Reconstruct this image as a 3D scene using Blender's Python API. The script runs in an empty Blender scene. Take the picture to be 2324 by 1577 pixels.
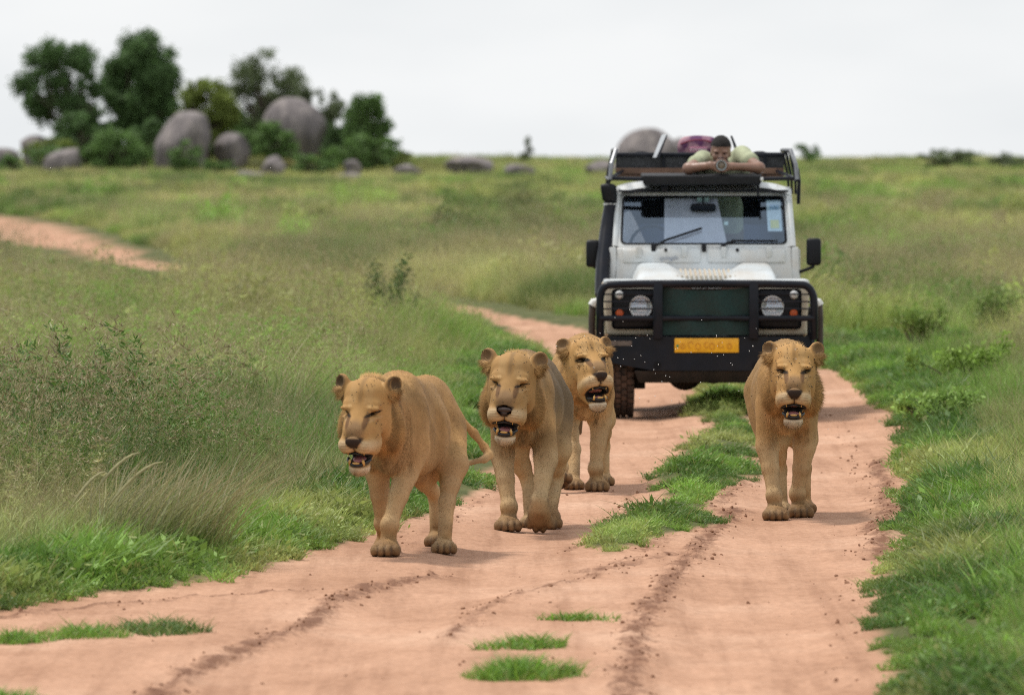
import bpy, bmesh, math, random
import numpy as np
from mathutils import Vector, Matrix

# ------------------------------------------------------------------ camera
SC = bpy.context.scene
COL = SC.collection
CAM_H = 2.2
F_PX = 1024 * 300 / 36.0            # focal length in pixels at 1024 wide
HOR = 149.0                         # row of the eye level
cam_d = bpy.data.cameras.new('camera')
cam_d.lens = 300; cam_d.sensor_width = 36
cam_d.clip_start = 0.5; cam_d.clip_end = 9000
cam_d.dof.use_dof = True
cam_d.dof.focus_distance = 51.3
cam_d.dof.aperture_fstop = 6.0
cam = bpy.data.objects.new('camera', cam_d); COL.objects.link(cam)
cam.location = (0, 0, CAM_H)
cam.rotation_euler = (math.radians(90) - math.atan((347 - HOR) / F_PX), 0, 0)
SC.camera = cam

# ------------------------------------------------------------------ sky and sun
SUN_EL, SUN_AZ = math.radians(66), math.radians(-62)   # azimuth from +y (view direction), negative = left
w = bpy.data.worlds.new('World'); SC.world = w; w.use_nodes = True
nt = w.node_tree; nt.nodes.clear()
N = lambda t: nt.nodes.new(t)
out = N('ShaderNodeOutputWorld'); bg = N('ShaderNodeBackground')
sky = N('ShaderNodeTexSky'); sky.sky_type = 'NISHITA'; sky.sun_disc = False
sky.sun_elevation = SUN_EL; sky.sun_rotation = SUN_AZ
sky.air_density = 1.2; sky.dust_density = 4.0
sc_ = N('ShaderNodeVectorMath'); sc_.operation = 'SCALE'; sc_.inputs['Scale'].default_value = 0.10
nt.links.new(sky.outputs[0], sc_.inputs[0])
tc = N('ShaderNodeTexCoord'); mp = N('ShaderNodeMapping'); mp.inputs['Scale'].default_value = (9, 9, 26)
nz = N('ShaderNodeTexNoise'); nz.inputs['Scale'].default_value = 1.4; nz.inputs['Detail'].default_value = 4
nz.inputs['Roughness'].default_value = 0.5
nt.links.new(tc.outputs['Generated'], mp.inputs[0]); nt.links.new(mp.outputs[0], nz.inputs[0])
cr = N('ShaderNodeValToRGB')
cr.color_ramp.elements[0].position = 0.34; cr.color_ramp.elements[0].color = (0.680, 0.705, 0.722, 1)
cr.color_ramp.elements[1].position = 0.62; cr.color_ramp.elements[1].color = (0.790, 0.803, 0.808, 1)
nt.links.new(nz.outputs[0], cr.inputs[0])
mx = N('ShaderNodeMix'); mx.data_type = 'RGBA'; mx.inputs[0].default_value = 0.94   # overcast: cloud covers the blue
nt.links.new(sc_.outputs[0], mx.inputs[6]); nt.links.new(cr.outputs[0], mx.inputs[7])
nt.links.new(mx.outputs[2], bg.inputs[0]); bg.inputs[1].default_value = 1.0
nt.links.new(bg.outputs[0], out.inputs[0])
sun_d = bpy.data.lights.new('sun', 'SUN'); sun_d.energy = 2.3; sun_d.angle = math.radians(10)
sun_d.color = (1.0, 0.95, 0.87)
sun = bpy.data.objects.new('sun', sun_d); COL.objects.link(sun)
sdir = Vector((math.sin(SUN_AZ) * math.cos(SUN_EL), math.cos(SUN_AZ) * math.cos(SUN_EL), math.sin(SUN_EL)))
sun.rotation_euler = sdir.to_track_quat('Z', 'Y').to_euler()
sun.location = (-20, 20, 40)
SC.view_settings.view_transform = 'Standard'; SC.view_settings.look = 'None'
SC.view_settings.exposure = 0.30; SC.view_settings.gamma = 1.0
SC.view_settings.use_curve_mapping = False
SC.render.engine = 'CYCLES'
SC.cycles.use_denoising = False; SC.cycles.filter_width = 1.05
SC.cycles.max_bounces = 5; SC.cycles.diffuse_bounces = 2; SC.cycles.glossy_bounces = 2
SC.cycles.transmission_bounces = 4; SC.cycles.transparent_max_bounces = 6
SC.cycles.caustics_reflective = False; SC.cycles.caustics_refractive = False

# ------------------------------------------------------------------ helpers
rng = np.random.default_rng(7)
random.seed(7)

def srgb(r, g, b):
    f = lambda c: (c / 255 / 12.92) if c / 255 <= 0.04045 else ((c / 255 + 0.055) / 1.055) ** 2.4
    return (f(r), f(g), f(b))

def tag(o, label=None, cat=None, group=None, kind=None):
    if label: o['label'] = label
    if cat: o['category'] = cat
    if group: o['group'] = group
    if kind: o['kind'] = kind
    return o

def empty(name, loc, rz=0.0):
    o = bpy.data.objects.new(name, None); COL.objects.link(o)
    o.location = loc; o.rotation_euler = (0, 0, rz); o.empty_display_size = 0.2
    return o

def link(name, me, mat=None, parent=None, loc=None):
    o = bpy.data.objects.new(name, me); COL.objects.link(o)
    if mat is not None and not me.materials: me.materials.append(mat)
    if parent is not None: o.parent = parent
    if loc is not None: o.location = loc
    return o

def np_mesh(name, V, Fc, smooth=True, attrs=None):
    """V (n,3), Fc (m,k) arrays -> mesh, quick path; attrs {name: (type, array)} on points."""
    V = np.asarray(V, np.float32); Fc = np.asarray(Fc, np.int32)
    me = bpy.data.meshes.new(name)
    me.vertices.add(len(V)); me.vertices.foreach_set('co', V.ravel())
    k = Fc.shape[1]
    me.loops.add(Fc.size); me.loops.foreach_set('vertex_index', Fc.ravel())
    me.polygons.add(len(Fc))
    me.polygons.foreach_set('loop_start', np.arange(0, Fc.size, k, dtype=np.int32))
    me.polygons.foreach_set('loop_total', np.full(len(Fc), k, np.int32))
    if smooth: me.polygons.foreach_set('use_smooth', np.ones(len(Fc), bool))
    me.update(calc_edges=True)
    for an, (ty, arr) in (attrs or {}).items():
        a = me.attributes.new(an, ty, 'POINT')
        arr = np.asarray(arr, np.float32)
        a.data.foreach_set({'FLOAT': 'value', 'FLOAT_VECTOR': 'vector', 'FLOAT_COLOR': 'color', 'INT': 'value'}[ty],
                           arr.ravel() if ty != 'INT' else arr.astype(np.int32).ravel())
    return me

# --- value noise
_T = np.random.default_rng(3).random((256, 256)).astype(np.float32)
def vnoise(x, y):
    xi = np.floor(x).astype(int); yi = np.floor(y).astype(int)
    fx = x - xi; fy = y - yi
    fx = fx * fx * (3 - 2 * fx); fy = fy * fy * (3 - 2 * fy)
    a = _T[xi & 255, yi & 255]; b = _T[(xi + 1) & 255, yi & 255]
    c = _T[xi & 255, (yi + 1) & 255]; d = _T[(xi + 1) & 255, (yi + 1) & 255]
    return (a * (1 - fx) + b * fx) * (1 - fy) + (c * (1 - fx) + d * fx) * fy
def fbm(x, y, o=4):
    s = 0; a = 0.5; t = 0
    for i in range(o):
        s = s + a * vnoise(x * 2 ** i + 17.3 * i, y * 2 ** i + 5.1 * i); t += a; a *= 0.5
    return s / t
def sstep(a, b, x):
    t = np.clip((x - a) / (b - a), 0, 1); return t * t * (3 - 2 * t)

# --- materials
def new_mat(name):
    m = bpy.data.materials.new(name); m.use_nodes = True
    t = m.node_tree; b = t.nodes['Principled BSDF']
    return m, t, b

def simple_mat(name, col, rough=0.6, metal=0.0, var=0.12, scale=8.0, bump=0.0, dirt=None, dirt_amt=0.4, dirt_scale=3.0, coat=0.0, spec=0.5):
    m, t, b = new_mat(name)
    n = t.nodes; L = t.links.new
    tcd = n.new('ShaderNodeTexCoord')
    nzz = n.new('ShaderNodeTexNoise'); nzz.inputs['Scale'].default_value = scale; nzz.inputs['Detail'].default_value = 5
    L(tcd.outputs['Object'], nzz.inputs['Vector'])
    mr = n.new('ShaderNodeMapRange'); mr.inputs['From Min'].default_value = 0.3; mr.inputs['From Max'].default_value = 0.7
    mr.inputs['To Min'].default_value = 1 - var; mr.inputs['To Max'].default_value = 1 + var
    L(nzz.outputs['Fac'], mr.inputs['Value'])
    vm = n.new('ShaderNodeVectorMath'); vm.operation = 'SCALE'; vm.inputs[0].default_value = col
    L(mr.outputs[0], vm.inputs['Scale'])
    src = vm.outputs[0]
    if dirt is not None:
        nd = n.new('ShaderNodeTexNoise'); nd.inputs['Scale'].default_value = dirt_scale; nd.inputs['Detail'].default_value = 6
        nd.inputs['Roughness'].default_value = 0.65
        L(tcd.outputs['Object'], nd.inputs['Vector'])
        r2 = n.new('ShaderNodeMapRange'); r2.inputs['From Min'].default_value = 0.42; r2.inputs['From Max'].default_value = 0.68
        r2.inputs['To Max'].default_value = dirt_amt
        L(nd.outputs['Fac'], r2.inputs['Value'])
        mxx = n.new('ShaderNodeMix'); mxx.data_type = 'RGBA'; mxx.inputs[7].default_value = (*dirt, 1)
        L(r2.outputs[0], mxx.inputs[0]); L(src, mxx.inputs[6]); src = mxx.outputs[2]
    L(src, b.inputs['Base Color'])
    b.inputs['Roughness'].default_value = rough; b.inputs['Metallic'].default_value = metal
    b.inputs['Specular IOR Level'].default_value = spec
    b.inputs['Coat Weight'].default_value = coat
    if bump:
        bp = n.new('ShaderNodeBump'); bp.inputs['Strength'].default_value = bump; bp.inputs['Distance'].default_value = 0.01
        n2 = n.new('ShaderNodeTexNoise'); n2.inputs['Scale'].default_value = scale * 6; n2.inputs['Detail'].default_value = 4
        L(tcd.outputs['Object'], n2.inputs['Vector']); L(n2.outputs['Fac'], bp.inputs['Height']); L(bp.outputs[0], b.inputs['Normal'])
    return m

# --- photograph pixel -> ground (rows/cols on a 2324-wide copy of the photograph)
K = 1024 / 2324.0
def rise(y):
    up = 1.35 * sstep(180., 520., y)
    return up - 6.0 * sstep(540., 1100., y)
_dt = np.concatenate([np.arange(10, 520, 0.25)])
_rowt = HOR + (CAM_H - rise(_dt)) * F_PX / _dt
def G(px, py):
    row = py * K
    d = float(np.interp(-row, -_rowt, _dt))
    return ((px * K - 512) * d / F_PX, d)
def P(px, py, d):
    """point at depth d seen at pixel (1024-wide coordinates)"""
    return ((px - 512) * d / F_PX, d, CAM_H - (py - HOR) * d / F_PX)
# ------------------------------------------------------------------ ground
ROAD = [(-3.6, -30), (-3.4, 25), G(-300, 1440), G(0, 1395), G(250, 1352), G(500, 1330), G(690, 1275), G(860, 1210), G(1000, 1170),
        G(1120, 1108), G(1180, 1010), G(1215, 930), G(1238, 860), G(1230, 806), G(1185, 768), G(1120, 737), G(1095, 716), G(900, 692),
        G(600, 652), G(440, 628), G(330, 606), G(200, 576), G(100, 552), G(0, 547), G(-300, 532), G(-900, 505),
        G(-900, 440), G(-300, 470), G(0, 494), G(120, 507), G(250, 552), G(340, 585), G(440, 600), G(640, 632), G(900, 670),
        G(1110, 703), G(1200, 727), G(1340, 752), G(1480, 800), G(1590, 870), G(1612, 905), G(1600, 945), G(1630, 965), G(1590, 1000),
        G(1490, 1080), G(1420, 1170), G(1325, 1235), G(1395, 1262), G(1480, 1232), G(1540, 1212), G(1600, 1190), G(1645, 1150),
        G(1712, 1075), G(1705, 1000), G(1692, 880), G(1692, 850), G(1730, 815), G(1880, 833), G(1965, 880), G(2000, 915), G(2012, 960),
        G(2035, 1010), G(2062, 1100), G(2035, 1200), G(1992, 1300), G(1985, 1400), G(2008, 1500), G(1992, 1577), (1.5, 25), (1.5, -30)]
PATCH = [G(1955, 783), G(2060, 788), G(2150, 815), G(2160, 836), G(2080, 834), G(2000, 814)]

def poly_sd(poly, x, y):
    """signed distance, negative inside"""
    p = np.asarray(poly, float); q = np.roll(p, -1, 0)
    d2 = np.full(x.shape, 1e12); ins = np.zeros(x.shape, bool)
    for (ax, ay), (bx, by) in zip(p, q):
        ex, ey = bx - ax, by - ay
        t = np.clip(((x - ax) * ex + (y - ay) * ey) / (ex * ex + ey * ey + 1e-12), 0, 1)
        d2 = np.minimum(d2, (x - ax - t * ex) ** 2 + (y - ay - t * ey) ** 2)
        c = ((ay > y) != (by > y)) & (x < ex * (y - ay) / (ey + 1e-12) + ax)
        ins ^= c
    return np.sqrt(d2) * np.where(ins, -1, 1)

def line_d(pts, x, y):
    p = np.asarray(pts, float); d2 = np.full(x.shape, 1e12)
    for (ax, ay), (bx, by) in zip(p[:-1], p[1:]):
        ex, ey = bx - ax, by - ay
        t = np.clip(((x - ax) * ex + (y - ay) * ey) / (ex * ex + ey * ey + 1e-12), 0, 1)
        d2 = np.minimum(d2, (x - ax - t * ex) ** 2 + (y - ay - t * ey) ** 2)
    return np.sqrt(d2)

def road_sd(x, y):
    wob = (fbm(x * 1.3 + 9, y * 0.45 + 3, 4) - 0.5) * 0.55 + (fbm(x * 6, y * 2.2, 3) - 0.5) * 0.22
    k = np.clip((y - 25) / 25, 0.3, 1)
    return np.minimum(poly_sd(ROAD, x, y), poly_sd(PATCH, x, y) + 0.1) + wob * k

# crumbly, darker, churned lines of soil
CHURN = [([G(1000, 1290), G(830, 1335), G(640, 1420), G(430, 1520), G(250, 1620)], 0.10, 1.0),
         ([G(1690, 1150), G(1620, 1215), G(1530, 1300), G(1470, 1400), G(1430, 1500), G(1400, 1620)], 0.11, 1.0),
         ([G(1430, 1262), G(1330, 1310), G(1180, 1340), G(1080, 1385), G(1010, 1450)], 0.09, 0.8),
         ([G(1560, 1250), G(1430, 1275), G(1300, 1300)], 0.10, 0.9),
         ([G(1120, 1110), G(1010, 1190), G(900, 1260)], 0.10, 0.6),
         ([G(2000, 1040), G(2015, 1120), G(2000, 1190), G(1975, 1270)], 0.11, 1.0),
         ([G(1700, 1085), G(1560, 1205), G(1450, 1250)], 0.12, 0.8),
         ([G(1470, 1090), G(1330, 1220), G(1280, 1250)], 0.08, 0.7),
         ([G(1605, 925), G(1590, 1000), G(1480, 1090)], 0.06, 0.6),
         ([G(0, 1400), G(250, 1372), G(480, 1352), G(700, 1340)], 0.10, 0.9),
         ([G(1920, 1300), G(1910, 1420), G(1900, 1560)], 0.10, 0.35),
         ([G(1900, 930), G(1935, 1020), G(1950, 1100)], 0.08, 0.4)]
# smooth wheel ruts (pressed lower)
RUTS = [([G(1310, 800), G(1440, 930), G(1400, 1060), G(1300, 1180), G(1120, 1280), G(820, 1420), G(480, 1577), (-2.0, 25), (-2.2, -20)], 0.36),
        ([G(1850, 850), G(1850, 960), G(1860, 1080), G(1810, 1200), G(1740, 1330), G(1700, 1450), G(1690, 1577), (0.9, 25), (0.9, -20)], 0.40)]

def churn(x, y):
    jx = x + (fbm(x * 1.5 + 3, y * .5 + 7, 3) - .5) * .16
    c = np.zeros(x.shape)
    for pts, wd, a in CHURN:
        c = np.maximum(c, a * np.exp(-(line_d(pts, jx, y) / wd) ** 2))
    return c

def ground_z(x, y, sd=None, ch=None):
    x = np.asarray(x, float); y = np.asarray(y, float)
    sd = road_sd(x, y) if sd is None else sd
    ch = churn(x, y) if ch is None else ch
    z = rise(y) + (fbm(x * .11 + 40, y * .06 + 11, 3) - .5) * 0.35 * sstep(85, 180, y)
    z = z + (fbm(x * .035 + 3, y * .02 + 1, 3) - .5) * 0.9 * sstep(300, 480, y)
    z = z + 1.0 * np.exp(-((x + 10.5) / 8.5) ** 2 - ((y - 414) / 9.) ** 2)
    near = 1 - sstep(90, 140, y)
    g = sstep(-0.12, 0.45, sd)
    z = z + near * g * (0.05 + 0.05 * fbm(x * 1.1, y * .6, 3))
    dirt = near * (1 - g)
    r = np.zeros(x.shape)
    for pts, wd in RUTS:
        r = np.maximum(r, np.exp(-(line_d(pts, x, y) / wd) ** 4))
    z = z - dirt * 0.035 * r
    z = z + dirt * (fbm(x * 1.6, y * .7, 3) - .5) * 0.018
    cl = fbm(x * 11, y * 4.5, 3); 
    z = z + dirt * ch * (0.004 + (cl - .45) * 0.075)
    z = z + dirt * (fbm(x * 9 + 4, y * 5 + 4, 2) - .5) * 0.010
    return z

def axis(lo, hi, step, far_lo, far_hi, gr):
    c = list(np.arange(lo, hi, step)); s = step; v = hi
    while v < far_hi: c.append(v); s *= gr; v += s
    c.append(far_hi)
    s = step; v = lo; pre = []
    while v > far_lo: s *= gr; v -= s; pre.append(max(v, far_lo))
    return np.array(pre[::-1] + c)
gx = axis(-3.6, 4.4, 0.036, -700, 700, 1.09)
gy = axis(32.5, 78, 0.075, -60, 5200, 1.022)
X, Y = np.meshgrid(gx, gy, indexing='ij')
SD = road_sd(X, Y); CH = churn(X, Y)
Z = ground_z(X, Y, SD, CH)
nx, ny = X.shape
idx = np.arange(nx * ny).reshape(nx, ny)
Fq = np.stack([idx[:-1, :-1], idx[1:, :-1], idx[1:, 1:], idx[:-1, 1:]], -1).reshape(-1, 4)
dirt_a = 1 - sstep(-0.03, 0.10, SD)
gm = np_mesh('ground', np.stack([X, Y, Z], -1).reshape(-1, 3), Fq, True,
             {'dirt': ('FLOAT', dirt_a), 'churn': ('FLOAT', CH * dirt_a)})

m, t, b = new_mat('soil'); n = t.nodes; L = t.links.new
def attr(n, name, ty='GEOMETRY'):
    a = n.new('ShaderNodeAttribute'); a.attribute_name = name; a.attribute_type = ty; return a
ad, ac = attr(n, 'dirt'), attr(n, 'churn')
geo = n.new('ShaderNodeNewGeometry')
mpp = n.new('ShaderNodeMapping'); mpp.inputs['Scale'].default_value = (1, 0.45, 1)
L(geo.outputs['Position'], mpp.inputs[0])
def noise(sc, det=5, ro=.6, vec=None):
    q = n.new('ShaderNodeTexNoise'); q.inputs['Scale'].default_value = sc; q.inputs['Detail'].default_value = det
    q.inputs['Roughness'].default_value = ro; L(vec or mpp.outputs[0], q.inputs['Vector']); return q
def ramp(src, stops):
    r = n.new('ShaderNodeValToRGB'); e = r.color_ramp.elements
    while len(e) < len(stops): e.new(0.5)
    for el, (p, c) in zip(e, stops): el.position = p; el.color = (*c, 1)
    L(src, r.inputs[0]); return r
def mixc(f, a, c, mode='MIX'):
    q = n.new('ShaderNodeMix'); q.data_type = 'RGBA'; q.blend_type = mode
    for s, i in ((f, 0), (a, 6), (c, 7)):
        if isinstance(s, (int, float)): q.inputs[i].default_value = s
        elif isinstance(s, tuple): q.inputs[i].default_value = (*s, 1)
        else: L(s, q.inputs[i])
    return q.outputs[2]
def math_(op, a, c=None, clamp=False):
    q = n.new('ShaderNodeMath'); q.operation = op; q.use_clamp = clamp
    for s, i in ((a, 0), (c, 1)):
        if s is None: continue
        if isinstance(s, (int, float)): q.inputs[i].default_value = s
        else: L(s, q.inputs[i])
    return q.outputs[0]
sand = ramp(noise(0.9, 6, .6).outputs[0], [(.30, (.40, .222, .140)), (.52, (.490, .285, .188)), (.72, (.575, .362, .252))])
fine = ramp(noise(26, 4, .7).outputs[0], [(.30, (.80, .78, .76)), (.62, (1.06, 1.06, 1.06))])
mst = n.new('ShaderNodeMapping'); mst.inputs['Scale'].default_value = (5.5, .16, 1); L(geo.outputs['Position'], mst.inputs[0])
streak = ramp(noise(1.0, 5, .65, mst.outputs[0]).outputs[0], [(.34, (.82, .79, .77)), (.50, (1, 1, 1)), (.70, (1.06, 1.06, 1.06))])
blot = ramp(noise(2.6, 6, .7).outputs[0], [(.33, (.80, .76, .73)), (.50, (1, 1, 1)), (.72, (1.05, 1.05, 1.05))])
c0 = mixc(.8, mixc(1.0, sand.outputs[0], streak.outputs[0], 'MULTIPLY'), blot.outputs[0], 'MULTIPLY')
c1 = mixc(1.0, c0, fine.outputs[0], 'MULTIPLY')
# dark crumbs
cn = noise(9, 5, .8)
cm = math_('SUBTRACT', math_('ADD', ac.outputs['Fac'], math_('MULTIPLY', cn.outputs[0], 2.4)), 1.78)
cm = math_('MULTIPLY', cm, 2.0, True)
c2 = mixc(cm, c1, (.20, .10, .062))
spk = ramp(noise(34, 2, .5).outputs[0], [(.70, (0, 0, 0)), (.74, (1, 1, 1))])
c3 = mixc(math_('MULTIPLY', spk.outputs[0], .55), c2, (.16, .085, .055))
under = ramp(noise(2.2, 5, .7).outputs[0], [(.3, (.045, .055, .018)), (.55, (.10, .11, .04)), (.75, (.17, .145, .065))])
fin = mixc(ad.outputs['Fac'], under.outputs[0], c3)
L(fin, b.inputs['Base Color']); b.inputs['Roughness'].default_value = .95; b.inputs['Specular IOR Level'].default_value = .15
bp = n.new('ShaderNodeBump'); bp.inputs['Strength'].default_value = .6; bp.inputs['Distance'].default_value = .012
L(math_('ADD', noise(18, 5, .7).outputs[0], math_('MULTIPLY', cn.outputs[0], ac.outputs['Fac'])), bp.inputs['Height']); L(bp.outputs[0], b.inputs['Normal'])
ground = link('ground', gm, m)
tag(ground, 'red dirt safari track and soil under the grassland', 'ground', kind='structure')

# clods of churned soil lying on the track
clod_c = bpy.data.collections.new('clods')
cm_, ct_, cb_ = new_mat('clod_soil')
cb_.inputs['Base Color'].default_value = (.27, .145, .092, 1); cb_.inputs['Roughness'].default_value = 1.0; cb_.inputs['Specular IOR Level'].default_value = .1
for i in range(4):
    bm = bmesh.new(); bmesh.ops.create_icosphere(bm, subdivisions=1, radius=1.0)
    for v in bm.verts: v.co *= random.uniform(.6, 1.15); v.co.z *= .62
    me = bpy.data.meshes.new('clod_%02d' % i); bm.to_mesh(me); bm.free(); me.materials.append(cm_)
    clod_c.objects.link(bpy.data.objects.new('clod_%02d' % i, me))
# ------------------------------------------------------------------ grass
def blades(nb, h, hv, spread, wd, lean, curve, r, seg=3, lean_dir=None, base_w=1.0, spread_dir=1.3):
    """nb tapered curved blades; returns verts, tris, (height fraction, blade random)"""
    az = r.random(nb) * 2 * np.pi
    br = spread * np.sqrt(r.random(nb)); ba = r.random(nb) * 2 * np.pi
    bx, by = br * np.cos(ba), br * np.sin(ba)
    H = h * (1 + hv * (r.random(nb) * 2 - 1))
    ln = lean * (0.3 + r.random(nb)); cv = curve * (0.3 + r.random(nb))
    if lean_dir is None: dx, dy = np.cos(az), np.sin(az)
    else:
        aa = lean_dir + (r.random(nb) - .5) * spread_dir; dx, dy = np.cos(aa), np.sin(aa)
    fa = r.random(nb) * 2 * np.pi; sx, sy = np.cos(fa), np.sin(fa)
    W = wd * (0.6 + 0.8 * r.random(nb))
    ts = np.linspace(0, 1, seg + 1)
    V = []; hf = []
    for t in ts:
        off = (ln * t + cv * t * t) * H
        cx, cy = bx + dx * off, by + dy * off
        cz = H * (t - 0.28 * cv * t * t) - 0.01
        wv = W * (base_w + (1 - base_w) * t) * (1 - t ** 2.2) + 1e-4
        if t < 1:
            V.append(np.stack([cx - sx * wv / 2, cy - sy * wv / 2, cz], -1)); V.append(np.stack([cx + sx * wv / 2, cy + sy * wv / 2, cz], -1))
            hf += [np.full(nb, t)] * 2
        else:
            V.append(np.stack([cx, cy, cz], -1)); hf.append(np.full(nb, t))
    nv = len(V); V = np.stack(V, 1).reshape(-1, 3); hf = np.stack(hf, 1).reshape(-1)
    Fs = []
    for s in range(seg):
        a = 2 * s
        if s < seg - 1: Fs += [(a, a + 1, a + 3), (a, a + 3, a + 2)]
        else: Fs += [(a, a + 1, a + 2)]
    Fs = (np.array(Fs)[None] + (np.arange(nb) * nv)[:, None, None]).reshape(-1, 3)
    rd = np.repeat(r.random(nb), nv)
    tip = np.stack([bx + dx * (ln + cv) * H, by + dy * (ln + cv) * H, H * (1 - .28 * cv)], -1)
    return V, Fs, hf, rd, tip

def join(parts):
    V, Fs, A, R, S = [], [], [], [], []; o = 0
    for v, f, hf, rd, s in parts:
        V.append(v); Fs.append(f + o); A.append(hf); R.append(rd); S.append(np.full(len(v), s)); o += len(v)
    return np.concatenate(V), np.concatenate(Fs), np.concatenate(A), np.concatenate(R), np.concatenate(S)

def leafs(nl, pos_fn, ln, wd, r, up=0.3):
    """flat diamond leaves at positions"""
    p = pos_fn(nl); d = r.normal(size=(nl, 3)); d[:, 2] = np.abs(d[:, 2]) * .6 + up; d /= np.linalg.norm(d, axis=1)[:, None]
    s = np.cross(d, r.normal(size=(nl, 3))); s /= np.linalg.norm(s, axis=1)[:, None] + 1e-9
    l = (ln * (.6 + .8 * r.random(nl)))[:, None]; w_ = (wd * (.6 + .8 * r.random(nl)))[:, None]
    V = np.stack([p, p + d * l * .45 + s * w_ / 2, p + d * l, p + d * l * .45 - s * w_ / 2], 1).reshape(-1, 3)
    Fs = (np.array([(0, 1, 2), (0, 2, 3)])[None] + (np.arange(nl) * 4)[:, None, None]).reshape(-1, 3)
    return V, Fs, np.full(len(V), .6), np.repeat(r.random(nl), 4)

def plant_mat(name, trans=.35, rough=.5, spec=.35, src='INSTANCER'):
    """colour = tint of the instance (or object colour attribute), varied per blade; seed heads straw/brown"""
    m, t, b = new_mat(name); n = t.nodes; L = t.links.new
    ti = attr(n, 'tint', src); bc = attr(n, 'blade'); 
    sx = n.new('ShaderNodeSeparateXYZ'); L(bc.outputs['Vector'], sx.inputs[0])
    def mth(op, a, c=None, clamp=False):
        q = n.new('ShaderNodeMath'); q.operation = op; q.use_clamp = clamp
        for s, i in ((a, 0), (c, 1)):
            if s is None: continue
            if isinstance(s, (int, float)): q.inputs[i].default_value = s
            else: L(s, q.inputs[i])
        return q.outputs[0]
    k = mth('ADD', mth('MULTIPLY', sx.outputs[1], .75), .62)
    v = n.new('ShaderNodeVectorMath'); v.operation = 'SCALE'; L(ti.outputs['Vector'], v.inputs[0]); L(k, v.inputs['Scale'])
    # some blades dry
    dry = n.new('ShaderNodeMix'); dry.data_type = 'RGBA'; dry.inputs[7].default_value = (.34, .27, .13, 1)
    L(mth('MULTIPLY', mth('GREATER_THAN', sx.outputs[1], .86), .55), dry.inputs[0]); L(v.outputs[0], dry.inputs[6])
    sd_ = n.new('ShaderNodeMix'); sd_.data_type = 'RGBA'; L(sx.outputs[2], sd_.inputs[0]); L(dry.outputs[2], sd_.inputs[6])
    sr = n.new('ShaderNodeValToRGB'); L(sx.outputs[1], sr.inputs[0])
    e = sr.color_ramp.elements; e[0].color = (.20, .14, .075, 1); e[1].color = (.50, .42, .25, 1)
    L(sr.outputs[0], sd_.inputs[7])
    L(sd_.outputs[2], b.inputs['Base Color'])
    b.inputs['Roughness'].default_value = rough; b.inputs['Specular IOR Level'].default_value = spec
    tr = n.new('ShaderNodeBsdfTranslucent'); L(sd_.outputs[2], tr.inputs[0])
    ms = n.new('ShaderNodeMixShader'); ms.inputs[0].default_value = trans
    L(b.outputs[0], ms.inputs[1]); L(tr.outputs[0], ms.inputs[2]); L(ms.outputs[0], n['Material Output'].inputs[0])
    return m
GRASS_M = plant_mat('grass_blade')

PROTO = {}
def proto(kind, parts):
    V, Fs, A, R, S = join(parts)
    me = np_mesh('tuft_' + kind, V, Fs, False, {'blade': ('FLOAT_VECTOR', np.stack([A, R, S], -1))})
    me.materials.append(GRASS_M)
    PROTO.setdefault(kind, []).append(me)
R_ = np.random.default_rng(11)
for i in range(4):
    v, f, h, r, _ = blades(46, .085, .5, .085, .0085, .55, .7, R_)
    q = leafs(26, lambda k: np.stack([R_.normal(size=k) * .06, R_.normal(size=k) * .06, R_.random(k) * .05], -1), .035, .018, R_)
    proto('verge', [(v, f, h, r, 0), (*q, 0)])
for i in range(4):
    v, f, h, r, _ = blades(34, .20, .45, .075, .007, .35, .55, R_)
    v2, f2, h2, r2, _ = blades(5, .27, .3, .06, .0035, .25, .4, R_)
    proto('mid', [(v, f, h, r, 0), (v2, f2, h2, r2, .8)])
for i in range(5):
    v, f, h, r, _ = blades(26, .36, .4, .09, .0075, .22, .45, R_)
    v2, f2, h2, r2, tp = blades(3, .50, .3, .08, .003, .18, .4, R_, 3)
    heads = []
    for p in tp:
        pv = lambda k, p=p: p + np.stack([R_.normal(size=k) * .006, R_.normal(size=k) * .006, -R_.random(k) * .07], -1)
        heads.append((*leafs(6, pv, .022, .005, R_, .8), .8))
    proto('field', [(v, f, h, r, 0), (v2, f2, h2, r2, .5)] + heads)
for i in range(5):          # herb with dark whorls on the stem
    ps = []
    v, f, h, r, tp = blades(5, .46, .3, .07, .006, .15, .15, R_, 3); ps.append((v, f, h, r, .2))
    for k in range(5):
        top = tp[k]
        for lv in (1.0, .84, .68, .5):
            c = top * lv; c[2] = top[2] * lv
            if R_.random() < .25: continue
            ps.append((*leafs(16, lambda q, c=c: c + R_.normal(size=(q, 3)) * .011, .034, .008, R_, .1), (.8 if lv > .8 and R_.random() < .38 else 0.0)))
    v, f, h, r, _ = blades(14, .22, .4, .08, .009, .3, .4, R_); ps.append((v, f, h, r, 0))
    proto('herb', ps)
for i in range(4):          # tall dry arching stems
    v, f, h, r, tp = blades(24, .62, .25, .09, .0042, .35, .55, R_, 4, lean_dir=.3)
    hd = [(*leafs(10, lambda k, p=p: p + np.stack([R_.normal(size=k) * .02, R_.normal(size=k) * .02, R_.normal(size=k) * .03], -1), .035, .004, R_, .5), 1) for p in tp[:16]]
    v2, f2, h2, r2, _ = blades(24, .34, .3, .09, .006, .35, .5, R_)
    proto('dry', [(v, f, h, r, .75), (v2, f2, h2, r2, 0)] + hd)
for i in range(3):          # coarse tuft for the far field
    v, f, h, r, _ = blades(30, .42, .4, .30, .028, .25, .4, R_)
    v2, f2, h2, r2, _ = blades(9, .55, .3, .30, .016, .2, .4, R_)
    proto('far', [(v, f, h, r, 0), (v2, f2, h2, r2, .4)])
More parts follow.
